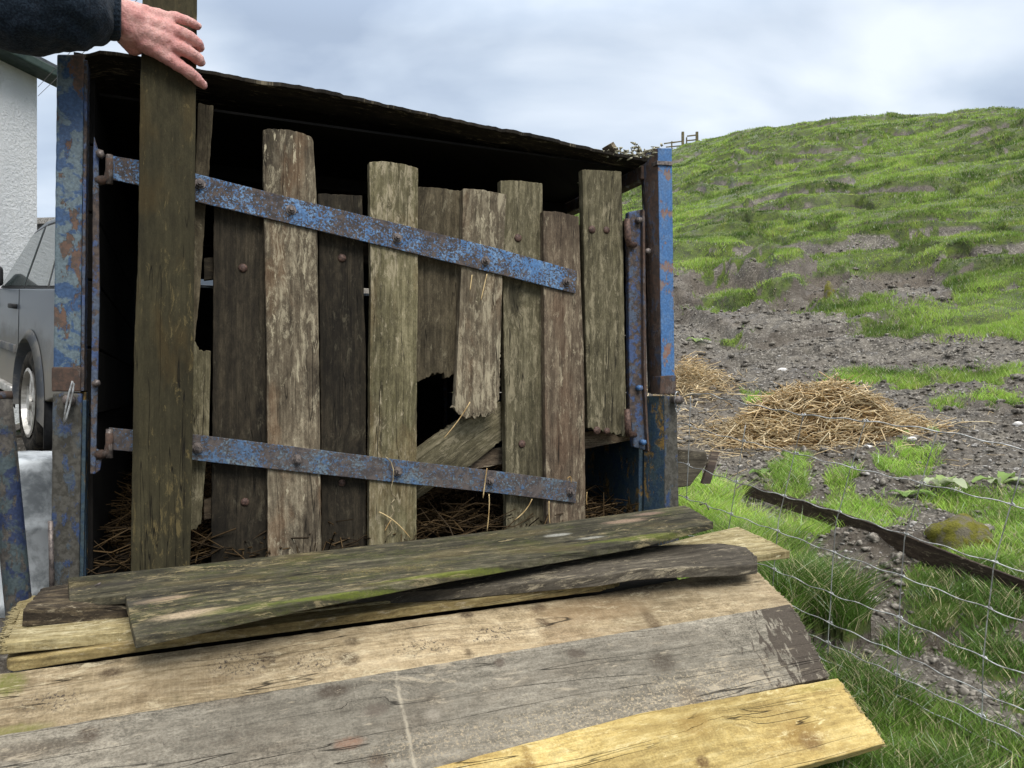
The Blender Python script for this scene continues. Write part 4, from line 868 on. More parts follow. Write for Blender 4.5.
slat([(318, 193.5), (362.5, 195.5), (364, 300), (366, 350), (366, 565), (322.5, 568), (320, 350), (319, 260)], BK, M['slat_dark'], [J/2]+[0]*7, 'dark grey slat between two pale ones')
slat([(369.5, 162), (383, 161), (404, 164), (418, 168), (418, 300), (417, 350), (416.5, 560), (369, 563), (370, 350), (371, 300)], FR, M['slat_green'], [J/2]*3+[0]*7, 'pale greenish slat with straw twine at its lower end')
slat([(417, 186.5), (440, 188), (461.5, 191), (460, 266), (458.5, 345), (455, 374), (449, 378), (441, 374), (433, 373), (425, 379), (416, 381)], BK, M['slat_mid'], [J/2, J/2, 0, 0, .003, .008, .008, .008, .008, .006, 0], 'dark slat torn off short in the middle of the gate')
slat([(463.5, 188.5), (480, 189.5), (506.5, 194.5), (503, 266), (500.5, 350), (499.5, 396), (497, 408), (490, 413), (482, 417), (477, 416), (466, 419), (458, 413), (455, 405), (458, 350), (461.5, 269)], FR, M['slat_pale'], [J/2, J/2, 0, 0, .003, .008, .01, .01, .01, .01, .01, .008, 0, 0, 0], 'pale short slat with a splintered lower end')
slat([(500.5, 180.5), (520, 180.5), (542.5, 183.5), (543.5, 300), (544.5, 350), (546, 552), (507, 555), (504, 350), (503, 266)], BK+.004, M['slat_olive'], [J/2, J/2]+[0]*7, 'grey green slat with a pale round knot low down')
slat([(543.5, 211), (560, 212), (579, 216.5), (581.5, 302), (584, 350), (586, 548), (547.5, 552), (545, 400), (544, 300)], FR, M['slat_brown'], [J/2, J/2]+[0]*7, 'brown slat at the outer end of both straps')
slat([(582.5, 169.5), (600, 170), (621.5, 171.5), (623, 240), (625, 350), (626.5, 425), (624, 437), (606, 431), (588, 428), (586, 350), (584, 260)], -.008, M['slat_olive'], [J/2, J/2, 0, 0, 0, .003, .006, .006, 0, 0, 0], 'short olive slat outside the straps with two bolts at each end')
# broken diagonal board, brace and rails behind
prism('broken_brace', gp([(412, 453), (440, 432), (465, 417), (486, 408), (500, 402), (509, 399), (514, 408), (514, 418), (512, 432), (495, 446), (470, 466), (440, 483), (412, 503)], BK-.03), nback*.02, M['slat_olive'], gate, [0, .003, .003, .003, .012, .012, .012, .010, .004, 0, 0, 0, 0], G(500, 410, BK)-G(418, 470, BK), .0015, 'broken diagonal board with a splintered pale end')
prism('rail', gp([(204, 258), (632, 220), (632, 236), (204, 280)], BK-.027), nback*.02, M['slat_dark'], gate, None, gx.to_3d(), .001)
prism('rail', gp([(204, 500), (632, 424), (632, 440), (204, 520)], BK-.052), nback*.02, M['slat_brown'], gate, None, gx.to_3d(), .001)
def strap(pts, bolts, mat, label):
    s = prism('strap', gp(pts, .008), nback*.0075, mat, gate, None, G(577, 280, 0)-G(110, 165, 0), .0012, label, jit=.0003)
    for px, py in bolts:
        c = G(px, py, .008); n3 = Vector((nv.x, nv.y, 0))
        q = n3.to_track_quat('Z', 'Y').to_matrix().to_4x4()
        bm = bmesh.new()
        bmesh.ops.create_cone(bm, cap_ends=True, segments=20, radius1=.0125, radius2=.012, depth=.003, matrix=Matrix.Translation(c+n3*.0015)@q)
        bmesh.ops.create_cone(bm, cap_ends=True, segments=6, radius1=.0092, radius2=.0088, depth=.009, matrix=Matrix.Translation(c+n3*.007)@q@Matrix.Rotation(random.random(), 4, 'Z'))
        bmesh.ops.create_cone(bm, cap_ends=True, segments=12, radius1=.005, radius2=.0045, depth=.008, matrix=Matrix.Translation(c+n3*.0150)@q)
        me = bpy.data.meshes.new('nut'); bm.to_mesh(me); bm.free(); link('nut', me, M['iron'], s)
    return s
strap([(109, 155), (138, 160), (198, 174), (300, 200), (400, 224), (500, 249), (577.5, 271), (575.5, 293.5), (498, 274), (400, 250), (300, 226), (198, 202), (138, 185), (105, 178)],
      [(200, 184), (291, 210), (397, 238), (485.5, 261), (566.5, 282)], M['strap'], 'upper blue and rust speckled iron strap')
strap([(109, 427.5), (134, 430), (200, 435), (300, 447.5), (400, 460), (500, 471.5), (577, 482), (575.5, 503), (500, 493.5), (400, 483), (300, 472), (200, 461), (134, 452), (104, 449)],
      [(197.5, 448), (297, 459.5), (397.5, 471.5), (490, 481), (570.5, 491.5)], M['strap_low'], 'lower iron strap, duller and more rusted than the upper one')
def domes(lst, v):
    for px, py, r in lst:
        c = G(px, py, v); n3 = Vector((nv.x, nv.y, 0)); bm = bmesh.new(); bmesh.ops.create_uvsphere(bm, u_segments=16, v_segments=8, radius=1, matrix=Matrix.Translation(c)@n3.to_track_quat('Z', 'Y').to_matrix().to_4x4()@Matrix.Diagonal((r, r, r*.5, 1)))
        me = bpy.data.meshes.new('coach_bolt'); bm.to_mesh(me); bm.free(); smooth(me); link('coach_bolt', me, M['rustbolt'], gate)
domes([(243, 268, .0105), (245, 502, .010), (342, 258, .0105)], BK+.001); domes([(518, 238, .011), (522, 444, .011)], BK+.005)
domes([(592, 229.5, .0115), (606.5, 230, .0105), (597, 430.5, .012), (607, 431, .010)], -.007)
domes([(342, 483, .009)], BK+.001)

# held plank
held = prism('held_plank', gp([(143, -34), (172, -36), (197.5, -34), (196, 90), (194.5, 253), (193, 413), (190, 575), (130.5, 578), (134, 346), (138, 253), (140, 100)], .06), nback*.034, M['held'], None, [.003, .003]+[0]*9, (0, 0, 1), .002, step=.02)
tag(held, 'long upright dark green plank held against the gate by the hand', 'plank')

# ================================================================ board pile
def gv(L): return [G(x, y, v) for x, y, v in L]
DN = Vector((0, 0, -1))
def pile(name, L, th, mat, jags, label, group=None, axis=None, d=None, bevel=.0018):
    ax = axis or gx.to_3d()
    o = prism(name, gv(L), (d or DN)*th, mat, None, jags, ax, bevel, step=.014, jit=.0012)
    return tag(o, label, 'board', group)
# sloping boards laid over the dropped ramp
rd_ = Vector((nv.x*.60, nv.y*.60, .80)).normalized()*-1
pile('ramp_board', [(-150, 690, .46), (15, 672, .463), (300, 634, .415), (600, 594, .46), (752, 566, .49), (762, 576, .515), (794, 607, .602), (400, 676, .58), (0, 737, .56), (-150, 759, .55)], .02, M['ramp_tan'], [0, 0, 0, 0, .004, .004, 0, 0, 0, 0], 'rough tan board, highest of the three sloping boards', 'sloping boards in front of the gate', d=rd_)
pile('ramp_board', [(-150, 757, .556), (0, 735, .566), (400, 670, .586), (790, 604, .606), (800, 617, .63), (829, 677, .715), (640, 716, .715), (430, 771, .715), (-150, 905, .715)], .022, M['ramp_grey'], [0, 0, 0, .004, .005, 0, 0, 0, 0], 'wide grey mud-stained board, middle of the three sloping boards', 'sloping boards in front of the gate', d=rd_)
pile('ramp_board', [(-150, 905, .725), (428, 769, .722), (640, 713, .722), (838, 678, .722), (852, 697, .755), (886, 743, .845), (785, 771, .845), (600, 822, .845), (-150, 1080, .845)], .022, M['ramp_yel'], [0, 0, 0, .005, .005, 0, 0, 0, 0], 'new yellow board with dark knots, lowest of the three sloping boards', 'sloping boards in front of the gate', d=rd_)
SB = 'boards stacked in front of the gate'
pile('stacked_board', [(10, 652, .38), (7, 659, .435), (14, 661, .44), (130, 643, .43), (300, 621, .415), (600, 583, .478), (620, 578, .44), (600, 574, .40), (130, 630, .36)], .018, M['edge_pale'], [.003, .003, 0, 0, 0, .003, 0, 0, 0], 'thin pale-edged board lying lowest in the stack', SB)
pile('stacked_board', [(22, 596, .17), (10, 620, .30), (2, 643, .437), (130, 631, .415), (300, 612, .385), (600, 574, .43), (600, 556, .24)], .019, M['fresh'], [.012, .010, 0, 0, 0, 0, 0], 'pale freshly sawn board with a frayed left end, under the thick dark board', SB)
pile('stacked_board', [(600, 560, .30), (695, 536, .20), (738, 526.5, .20), (762, 537, .29), (790, 551, .41), (770, 553, .40), (660, 566, .40)], .019, M['fresh'], [0, 0, .005, .006, 0, 0, 0], 'pale sawn board end sticking out at the right of the stack', SB)
pile('stacked_board', [(43, 588, .205), (76, 582, .21), (290, 566, .20), (290, 601, .335), (76, 607, .352), (23, 609, .362)], .030, M['chunk'], [.003, 0, .003, 0, 0, .004], 'thick dark split block end under the left end of the mossy board', SB)
pile('stacked_board', [(296, 565, .20), (600, 548, .30), (719, 543, .398), (746, 547, .44), (757, 557, .53), (757, 564, .552), (735, 566, .55), (640, 569, .52), (599, 576, .498), (462, 588, .44), (296, 600, .342)], .022, M['grey_old'], [0, 0, .002, .003, .003, .002, 0, 0, 0, 0, 0], 'dark grey board with a worn right end, sticking out under the mossy one', SB)
pile('stacked_board', [(68, 577.5, .25), (180, 566, .26), (340, 548.5, .26), (500, 530, .255), (685, 505, .26), (698, 512, .32), (713.5, 522, .40), (640, 541, .43), (449, 573.5, .47), (300, 602, .50), (135.5, 638.5, .52), (130, 617, .44), (125.5, 594.5, .355), (95, 597, .342), (69.5, 599.5, .33)], .017, M['mossy'], [0, 0, 0, 0, .003, .004, 0, 0, 0, 0, .001, .001, .001, .001, .001], 'long mossy board with a notched left end, topmost of the stack', SB)
# the dropped ramp of the trailer under the boards
box = [T(-.02, .03, -.475), T(1.45, .03, -.475), T(1.36, .40, -.485), T(-.02, .40, -.485)]
prism('ramp', box, DN*.03, M['interior'], tr, None, gx.to_3d(), .003)
box = [T(-.2, .47, -.53), T(1.24, .47, -.50), T(1.22, .72, -.69), T(-.2, .72, -.70)]
prism('ramp_frame', box, Vector((0, 0, -.03)), M['rusty'], tr, None, gx.to_3d(), .003)

# ================================================================ drum and pole on the left
def drum():
    c = Pd(8, 392, 2.35); base_z = EYE-.74; top = EYE-.19; r = .215
    prof = [(0, top+.002), (r*.55, top-.001), (r*.86, top-.008), (r*.96, top-.022), (r, top-.05), (r*.985, top-.12), (r*1.0, top-.2), (r*1.025, top-.21), (r*1.0, top-.22), (r*.99, top-.34), (r*1.0, top-.42), (r*1.02, top-.43), (r, top-.44), (r*.98, base_z)]
    bm = bmesh.new(); N = 64; rings = []
    for rr, z in prof[1:]:
        rings.append([bm.verts.new((c.x+rr*math.cos(2*math.pi*i/N)*(1+.01*mnoise.noise(Vector((i*.3, z*6, 0)))), c.y+rr*math.sin(2*math.pi*i/N), z+.004*mnoise.noise(Vector((i*.4, rr*9, 1))))) for i in range(N)])
    bm.faces.new(rings[0])
    for a, b in zip(rings, rings[1:]):
        for i in range(N): bm.faces.new((a[i], a[(i+1) % N], b[(i+1) % N], b[i]))
    bmesh.ops.recalc_face_normals(bm, faces=bm.faces); me = bpy.data.meshes.new('metal_drum'); bm.to_mesh(me); bm.free(); smooth(me)
    tag(link('metal_drum', me, M['galv'], None), 'grey galvanised metal drum standing between the leaning pole and the trailer', 'drum')
drum()
def pole():
    p0, p1 = G(-2, 393, .16), G(19, 610, .18); k = p1-p0; p1 = p0+k*(1.75)
    o = empty('steel_pole', p1, 'leaning round steel pole with chipped dark blue paint at the left edge', 'pole')
    me = tube_mesh([([p0.lerp(p1, t) for t in np.linspace(0, 1, 12)], .0225)], 28); link('tube', me, M['pole'], o)
    me = tube_mesh([([p0-k*.004, p0+k*.03], .0236)], 28); link('end_collar', me, M['rusty'], o)
pole()

# ================================================================ field: fence, straw, kerb board, rock
def ridge_fence():
    o = empty('rail_fence', (0, 0, 0), 'small post and rail fence on the skyline at the top left of the hill', 'fence'); X0, Y0 = ((690-512)/F*58, 58); o.location = (X0, Y0, float(H(X0, Y0)))
    def pt(px, py, Y=58): return Pd(px, py, Y)
    for px, yt, yb in ((683, 131.5, 150), (697.2, 131.5, 146), (686.8, 137, 150), (672, 141, 152)):
        w_ = .95 if px in (683, 697.2) else .4
        prism('post', [pt(px-w_*1.3, yb), pt(px+w_*1.3, yb), pt(px+w_*1.3, yt), pt(px-w_*1.3, yt)], Vector((0, .15, 0)), M['post_far'], o, None, (0, 0, 1), .01, step=.2, jit=.01)
    for a, b_ in (((687, 136), (697, 134.8)), ((686.8, 140.5), (697, 139.5)), ((664, 143.5), (683, 141)), ((666, 147), (683, 145.5))):
        prism('rail', [pt(a[0], a[1]+.6, 58.05), pt(b_[0], b_[1]+.6, 58.05), pt(b_[0], b_[1]-.6, 58.05), pt(a[0], a[1]-.6, 58.05)], Vector((0, .06, 0)), M['post_far'], o, None, None, .01, step=.3, jit=.01)
ridge_fence()

# wire mesh fence: everything lies on one upright plane that runs past the trailer's right side
FC = 2.21
def fp(px, py):
    k = (px-512)/F; t = (.284-k)/(-.0397-.075*k)*1.0
    t = (k-.284)/(.0397+.075*k); X = FC*(.284+.0397*t); Y = FC*(1-.075*t); return t, (HZ-py)/F*Y
def FP(t, z, off=0.0):
    X = FC*(.284+.0397*t); Y = FC*(1-.075*t); d_ = Vector((.75, .66, 0))*off; return Vector((X, Y, z+EYE))+d_
def wire_fence():
    wires = [[(677, 399), (700, 392), (737, 402), (803, 415), (865, 421), (948, 432), (1024, 450)],
             [(677, 422), (725, 437), (766, 446), (857, 469), (940, 487), (1024, 508)],
             [(679, 462), (745, 485), (832, 510), (906, 535), (1024, 572)],
             [(681, 496), (766, 527), (832, 552), (906, 578), (1024, 622)],
             [(690, 535), (758, 563), (833, 595), (900, 618), (983, 658), (1024, 675)],
             [(700, 566), (809, 614), (896, 652), (979, 691), (1024, 711)],
             [(720, 592), (817, 638), (896, 675), (975, 713), (1024, 737)],
             [(740, 618), (853, 673), (940, 716), (1024, 758)]]
    o = empty('wire_fence', FP(2, -.72), 'sagging galvanised wire mesh stock fence in front of the grass verge', 'fence')
    fns = []
    for i, wv in enumerate(wires):
        tz = [fp(x, y) for x, y in wv]; ts = np.array([a for a, b in tz]); zs = np.array([b for a, b in tz])
        slope = (zs[-1]-zs[-2])/(ts[-1]-ts[-2]); s0 = (zs[1]-zs[0])/(ts[1]-ts[0])
        f = lambda t, ts=ts, zs=zs, slope=slope, s0=s0: float(zs[-1]+slope*.4*(t-ts[-1])) if t > ts[-1] else float(zs[0]+0*s0*(t-ts[0])) if t < ts[0] else float(np.interp(t, ts, zs))
        fns.append(f); tt = np.arange(-2.6, 9.3, .06)
        zz = np.array([f(t) for t in tt]); ker = np.ones(9)/9; zp = np.convolve(np.pad(zz, 4, 'edge'), ker, 'valid')
        pts = [FP(t, z+.0022*math.sin(t*2*math.pi*2.0+i)+.0018*mnoise.noise(Vector((t*3, i, 0))), .003*mnoise.noise(Vector((t*2, i*3, 5)))) for t, z in zip(tt, zp)]
        tube('strand', pts, .0014 if i else .0017, M['zinc'], o, 6)
    vt = [(745, 423), (803, 413), (865, 419), (937, 436), (1024, 458)]
    lean = [None]*8
    stays = [[(745, 425), (736, 480), (728, 529), (727, 548)], [(803, 415), (790, 470), (778, 520), (774, 562), (772, 590)], [(865, 421), (848, 475), (835, 525), (831, 580), (828, 634), (827, 655)],
             [(937, 431), (920, 485), (904, 537), (900, 590), (898, 636), (896, 690)], [(1026, 452), (1008, 512), (993, 566), (988, 610), (983, 655), (981, 725)], [(690, 396), (688, 450), (686, 500)]]
    for st_ in stays:
        tz = [fp(x, y) for x, y in st_]; tt = np.interp(np.linspace(0, 1, 30), np.linspace(0, 1, len(tz)), [a for a, b in tz]); zz = np.interp(np.linspace(0, 1, 30), np.linspace(0, 1, len(tz)), [b for a, b in tz])
        pts = [FP(t+.006*mnoise.noise(Vector((z*14, t*3, 0))), z, .003) for t, z in zip(tt, zz)]
        paths = [(pts, .00125)]
        for f in fns:      # wrapped knot where the stay crosses each strand
            dz_ = [f(t)-z for t, z in zip(tt, zz)]
            for i_ in range(len(dz_)-1):
                if dz_[i_]*dz_[i_+1] <= 0:
                    tc_ = tt[i_]; zc_ = f(tc_); paths.append(([FP(tc_-.045, zc_+.001, .001), FP(tc_-.02, zc_+.003, .003), FP(tc_, zc_-.002, .004), FP(tc_+.02, zc_+.003, .003), FP(tc_+.045, zc_, .001)], [.0012, .0022, .0024, .0022, .0012])); break
        me = tube_mesh(paths, 6); me.name = 'stay_wire'; link('stay_wire', me, M['zinc'], o)
    for t in (5.6, 6.6, 7.6, 8.6):
        pts = [FP(t+.01*math.sin(z*20), z, .003) for z in np.linspace(fns[0](t), fns[7](t)-.01, 20)]; tube('stay_wire', pts, .00135, M['zinc'], o, 6)
    # knots where stays cross strands
    p = FP(9.2, -.75); tube('post', [Vector((p.x, p.y, EYE-.9)), Vector((p.x, p.y, EYE+.1))], .04, M['post_far'], o, 14)
wire_fence()

def stalks(name, centers, dirs, lens, rad, mat, label, cat):
    n = len(lens); up = np.array([0.1, .2, .97]); d = dirs/np.linalg.norm(dirs, axis=1, keepdims=True); a = np.cross(d, up); a /= np.linalg.norm(a, axis=1, keepdims=True)+1e-9; b = np.cross(d, a)
    bend = rng.normal(0, .12, (n, 3))*lens[:, None]
    P = []
    for t, bo in ((-.5, 0), (0, 1), (.5, 0)):
        c = centers+d*lens[:, None]*t+bend*bo
        for k in range(3):
            w_ = a*math.cos(2.094*k)+b*math.sin(2.094*k); P.append(c+w_*rad[:, None])
    P = np.stack(P, 1).reshape(-1, 3); q = []
    for s_ in range(2):
        for k in range(3): q.append([s_*3+k, s_*3+(k+1) % 3, s_*3+3+(k+1) % 3, s_*3+3+k])
    q = np.array(q); Fc = (q[None]+(np.arange(n)*9)[:, None, None]).reshape(-1, 4)
    me = bpy.data.meshes.new(name); me.vertices.add(len(P)); me.vertices.foreach_set('co', P.ravel()); me.loops.add(Fc.size); me.loops.foreach_set('vertex_index', Fc.ravel().astype(np.int32))
    me.polygons.add(len(Fc)); me.polygons.foreach_set('loop_start', np.arange(0, Fc.size, 4, dtype=np.int32)); me.update(calc_edges=True)
    at = me.color_attributes.new('tint', 'FLOAT_COLOR', 'POINT'); base_c = np.array(mat[0]); alt = np.array(mat[1]); t = rng.random((n, 1)); c = base_c*(1-t)+alt*t; c = c*rng.uniform(.7, 1.4, (n, 1))
    c4 = np.ones((n, 9, 4), np.float32); c4[:, :, :3] = c[:, None, :]; at.data.foreach_set('color', c4.ravel())
    return tag(link(name, me, M['blade'], None, False), label, cat, None, 'stuff')
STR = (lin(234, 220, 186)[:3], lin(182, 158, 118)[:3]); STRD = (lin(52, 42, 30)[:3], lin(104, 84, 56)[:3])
def straw_heap():
    # heap: mound height field from overlapping lobes, on the real ground
    cx, cy = ground_at(812, 437); lobes = [(796, 432, .38, .28, .27), (833, 434, .34, .26, .33), (772, 436, .26, .22, .19), (860, 437, .24, .2, .24), (892, 435, .28, .12, .08), (806, 440, .40, .18, .10)]
    L_ = [(ground_at(a, b), rx, ry, h) for a, b, rx, ry, h in lobes]
    def mh(X, Y):
        m = np.zeros_like(X)
        for (x0, y0), rx, ry, h in L_: m = np.maximum(m, h*np.exp(-((X-x0)/rx)**2*1.4-((Y-y0)/ry)**2*1.4))
        return m
    ux = np.linspace(cx-1.1, cx+1.2, 120); uy = np.linspace(cy-.6, cy+.8, 70); XX, YY = np.meshgrid(ux, uy); m = mh(XX, YY)
    ZZ = H(XX, YY)+m*1.0+fbm(XX*14, YY*14, 3, 90)*.04-.025-(m < .02)*.1
    nr, nc = XX.shape; me = bpy.data.meshes.new('straw_heap'); idx = np.arange(nr*nc).reshape(nr, nc)
    me.from_pydata(np.stack([XX, YY, ZZ], -1).reshape(-1, 3).tolist(), [], np.stack([idx[:-1, :-1], idx[:-1, 1:], idx[1:, 1:], idx[1:, :-1]], -1).reshape(-1, 4).tolist()); smooth(me)
    w = NT('heap_core', .9, .1); v = w.coords('Object'); w.L(w.mix(w.ramp(w.noise(v, (60, 60, 60), 5, .7), .4, .6), lin(60, 46, 30), lin(112, 90, 58)), w.b.inputs['Base Color'])
    core = link('straw_heap', me, w.m, None, False); tag(core, 'large loose heap of golden straw lying on the mud beyond the fence', 'straw', None, 'stuff')
    N = 9000; X = rng.uniform(cx-1.1, cx+1.25, N); Y = rng.uniform(cy-.6, cy+.8, N); m = mh(X, Y); k = rng.random(N) < np.clip(m*14, 0, 1); X, Y, m = X[k], Y[k], m[k]; n = len(X)
    a = rng.normal(0, .8, n); dirs = np.stack([np.cos(a), np.sin(a), rng.normal(-.0, .42, n)], -1); ln = rng.uniform(.06, .26, n)
    st = stalks('straw_stalks', np.stack([X, Y, H(X, Y)+m+rng.uniform(-.01, .03, n)], -1), dirs, ln, rng.uniform(.002, .0045, n), STR, None, None)
    st.parent = core
    for key in ('kind',): 
        if key in st: del st[key]
    # thin straw scattered round it
    N = 5200; az = np.radians(rng.uniform(11.5, 33, N)); d = rng.uniform(2.8, 8.4, N); X = d*np.sin(az); Y = d*np.cos(az); px, py = inv_px(X, Y)
    wgt = ell(px, py, 815, 436, 95, 18, .7)*.4+ell(px, py, 692, 384, 26, 14, .6)*1.3+ell(px, py, 700, 432, 34, 20, .7)*.35+ell(px, py, 850, 445, 180, 40, .8)*.05
    k = rng.random(N) < wgt; X, Y, d = X[k], Y[k], d[k]; n = len(X); a = rng.uniform(0, 6.28, n)
    stalks('scattered_straw', np.stack([X, Y, H(X, Y)+.012], -1), np.stack([np.cos(a), np.sin(a), rng.normal(0, .12, n)], -1), rng.uniform(.05, .2, n), rng.uniform(.0015, .0032, n), STR, 'loose straw stalks strewn thinly over the mud around the heap', 'straw')
    (x0, y0) = ground_at(692, 390); n = 700; X = x0+rng.normal(0, .17, n); Y = y0+rng.normal(0, .22, n); hh = .26*np.exp(-((X-x0)/.2)**2-((Y-y0)/.25)**2)*rng.random(n); a = rng.normal(0, .9, n)
    stalks('straw_clump', np.stack([X, Y, H(X, Y)+.01+hh], -1), np.stack([np.cos(a), np.sin(a), rng.normal(0, .35, n)], -1), rng.uniform(.08, .24, n), rng.uniform(.002, .0036, n), STR, 'smaller straw clump beside the right trailer post', 'straw')
straw_heap()
def bedding():
    n = 7000; u = rng.uniform(.06, 1.46, n); v = rng.uniform(-1.8, -.02, n); hh = .03+.13*np.clip(-v/1.2, 0, 1)*rng.random(n)+.05*rng.random(n)
    X = Lp.x+gx.x*u+nv.x*v; Y = Lp.y+gx.y*u+nv.y*v; a = rng.uniform(0, 6.28, n)
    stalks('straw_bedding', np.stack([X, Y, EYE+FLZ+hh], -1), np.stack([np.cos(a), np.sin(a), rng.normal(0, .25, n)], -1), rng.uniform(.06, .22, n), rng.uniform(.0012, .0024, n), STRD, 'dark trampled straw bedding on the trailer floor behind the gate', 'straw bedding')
bedding()

def edge_board():
    pts = []
    a0 = [(742, 484, 492), (800, 500, 512), (850, 516, 531), (905, 535.5, 553), (960, 557, 577), (1030, 583, 608), (1130, 622, 655)]
    g_ = [ground_at(x, b) for x, t, b in a0]
    # straight line through the ground points
    gxs = np.array([p[0] for p in g_]); gys = np.array([p[1] for p in g_]); A = np.polyfit(gxs, gys, 1)
    top, bot = [], []
    for x, t, b in a0:
        k = (x-512)/F; Y = A[1]/(1-A[0]*k); top.append(Pd(x, t, Y)); bot.append(Pd(x, b+2, Y))
    o = prism('edging_board', top+list(reversed(bot)), Vector((.012, .03, 0)), M['sleeper'], None, None, top[-1]-top[0], .002, step=.03, jit=.0012)
    tag(o, 'long dark wet board set on edge along the far side of the muddy rut', 'board')
edge_board()
def blob(name, c, r, mat, seed, label, cat, sub=4, amp=.25, sink=.25):
    bm = bmesh.new(); bmesh.ops.create_icosphere(bm, subdivisions=sub, radius=1)
    for v in bm.verts:
        p = v.co.copy(); k = 1+amp*mnoise.noise(p*1.3+Vector((seed, 0, 0)))+amp*.4*mnoise.noise(p*4+Vector((0, seed, 0)))+amp*.12*mnoise.noise(p*11)
        v.co = Vector((p.x*r[0]*k, p.y*r[1]*k, p.z*r[2]*k+r[2]*(1-sink)-r[2]*.35))
    me = bpy.data.meshes.new(name); bm.to_mesh(me); bm.free(); smooth(me); o = link(name, me, mat, None, False); o.location = c; return tag(o, label, cat)
def mossrock():
    w = NT('mossy_rock', .95, .15); v = w.coords('Object'); n = w.noise(v, (18,)*3, 6, .7); n2 = w.noise(v, (120,)*3, 4, .7)
    c = w.mix(w.ramp(n, .40, .56), lin(112, 106, 92), w.mix(n2, lin(64, 66, 26), lin(140, 136, 58))); w.L(c, w.b.inputs['Base Color']); w.bump(w.math('ADD', n, n2), 1, .012); M['mossrock'] = w.m
    X, Y = ground_at(962, 543); blob('mossy_rock', (X, Y, float(H(X, Y))-.03), (.115, .09, .10), w.m, 3.1, 'rounded rock covered with yellow green moss beyond the edging board', 'rock')
    X, Y = ground_at(829, 297); blob('boulder', (X, Y, float(H(X, Y))-.1), (.07, .10, .27), w.m, 8.4, 'narrow upright mossy stone in the bare bank on the hillside', 'rock')
    X, Y = ground_at(762, 512); o = blob('flat_stone', (X, Y, float(H(X, Y))-.01), (.10, .15, .035), M['slate'], 5.2, 'flat grey stone lying in the mud near the end of the edging board', 'stone', 3, .35)
    X, Y = ground_at(798, 525); o = blob('flat_stone', (X, Y, float(H(X, Y))-.01), (.09, .09, .02), M['slate'], 6.2, 'low wet grey stone in the rut below the edging board', 'stone', 3, .35)
    for px, py, r, lb in ((783, 374, .05, 'white stone on the mud above the straw heap'), (970, 438, .055, 'largest white stone on the mud, right of the straw heap'), (912, 450, .03, 'white stone just below the thin right end of the straw heap'),
                          (868, 458, .024, 'small white stone on the mud below the straw heap'), (1018, 425, .032, 'white stone at the right edge level with the straw heap'), (955, 492, .03, 'pale stone between the dock leaves and the mossy rock')):
        X, Y = ground_at(px, py); blob('white_stone', (X, Y, float(H(X, Y))), (r, r*.8, r*.5), M['whitestone'], px*.1, lb, 'stone', 2, .4)['group'] = 'white stones on the mud'
mossrock()
def timber():
    X, Y = ground_at(692, 484); Y = 2.75
    pts = [Pd(676, 449, Y), Pd(706, 452, Y), Pd(708, 462, Y), Pd(690, 486, Y), Pd(676, 488, Y)]
    o = prism('timber_offcut', pts, Vector((.02, .10, .0)), M['grey_old'], None, None, (1, 0, 0), .003); tag(o, 'weathered timber block leaning on the ground behind the right trailer post', 'timber')
    a = Pd(702, 484, 2.65); b = Pd(712, 452, 2.9); o = prism('timber_prop', [a, a+Vector((.03, 0, 0)), b+Vector((.03, 0, 0)), b], Vector((0, .03, 0)), M['sleeper'], None, None, b-a, .002); tag(o, 'dark short timber prop beside the weathered block', 'timber')
timber()
def dock(px, py, n, size, label, seed):
    r = random.Random(seed); X, Y = ground_at(px, py); root = empty('dock_plant', (X, Y, float(H(X, Y))), label, 'plant', 'broad leaved weeds by the edging board')
    for i in range(n):
        a = i*2.4+r.random(); L = size*r.uniform(.6, 1.1); wv_ = L*.24; up = r.uniform(.5, 1.3); me = bpy.data.meshes.new('leaf'); V, Fs = [], []
        for s_ in range(9):
            t = s_/8; out = L*(t*.95); z = L*(up*t-.85*up*t*t)+.004; hw = wv_*math.sin(math.pi*min(1, t*.92+.05))**.7*(.25+.75*(t > .15))
            for j, o_ in enumerate((-1, -.5, 0, .5, 1)):
                V.append((out, hw*o_+.004*math.sin(t*14)*o_, z+abs(o_)*hw*.35+.003*math.sin(t*22+o_*3)))
        for s_ in range(8):
            for j in range(4): k = s_*5+j; Fs.append((k, k+1, k+6, k+5))
        me.from_pydata([tuple(Matrix.Rotation(a, 3, 'Z')@Vector(v)) for v in V], [], Fs); smooth(me)
        at = me.color_attributes.new('tint', 'FLOAT_COLOR', 'POINT'); c = r.choice([(.22, .33, .09), (.30, .40, .14), (.16, .26, .07), (.42, .47, .30)])
        at.data.foreach_set('color', [x for _ in V for x in (*c, 1)]); l = link('leaf', me, M['blade'], root, False)
for i, (px, py, n, s_, lb) in enumerate(((940, 492, 9, .17, 'broad leaved dock plant beyond the mossy rock'), (905, 497, 5, .14, 'dock leaves to the left of the mossy rock, by the edging board'), (1000, 490, 6, .15, 'pale broad leaves at the right edge above the mossy rock'), (762, 478, 5, .10, 'small pale leaves at the far end of the edging board'),
        (900, 440, 4, .11, 'small leafy weed under the right end of the straw heap'), (640+56, 350, 4, .16, 'small weed on the mud just right of the trailer post'), (858, 388, 2, .14, 'single green leaf standing above the straw heap'), (930, 434, 5, .10, 'low leafy weed to the right of the straw heap'))):
    dock(px, py, n, s_, lb, i+3)

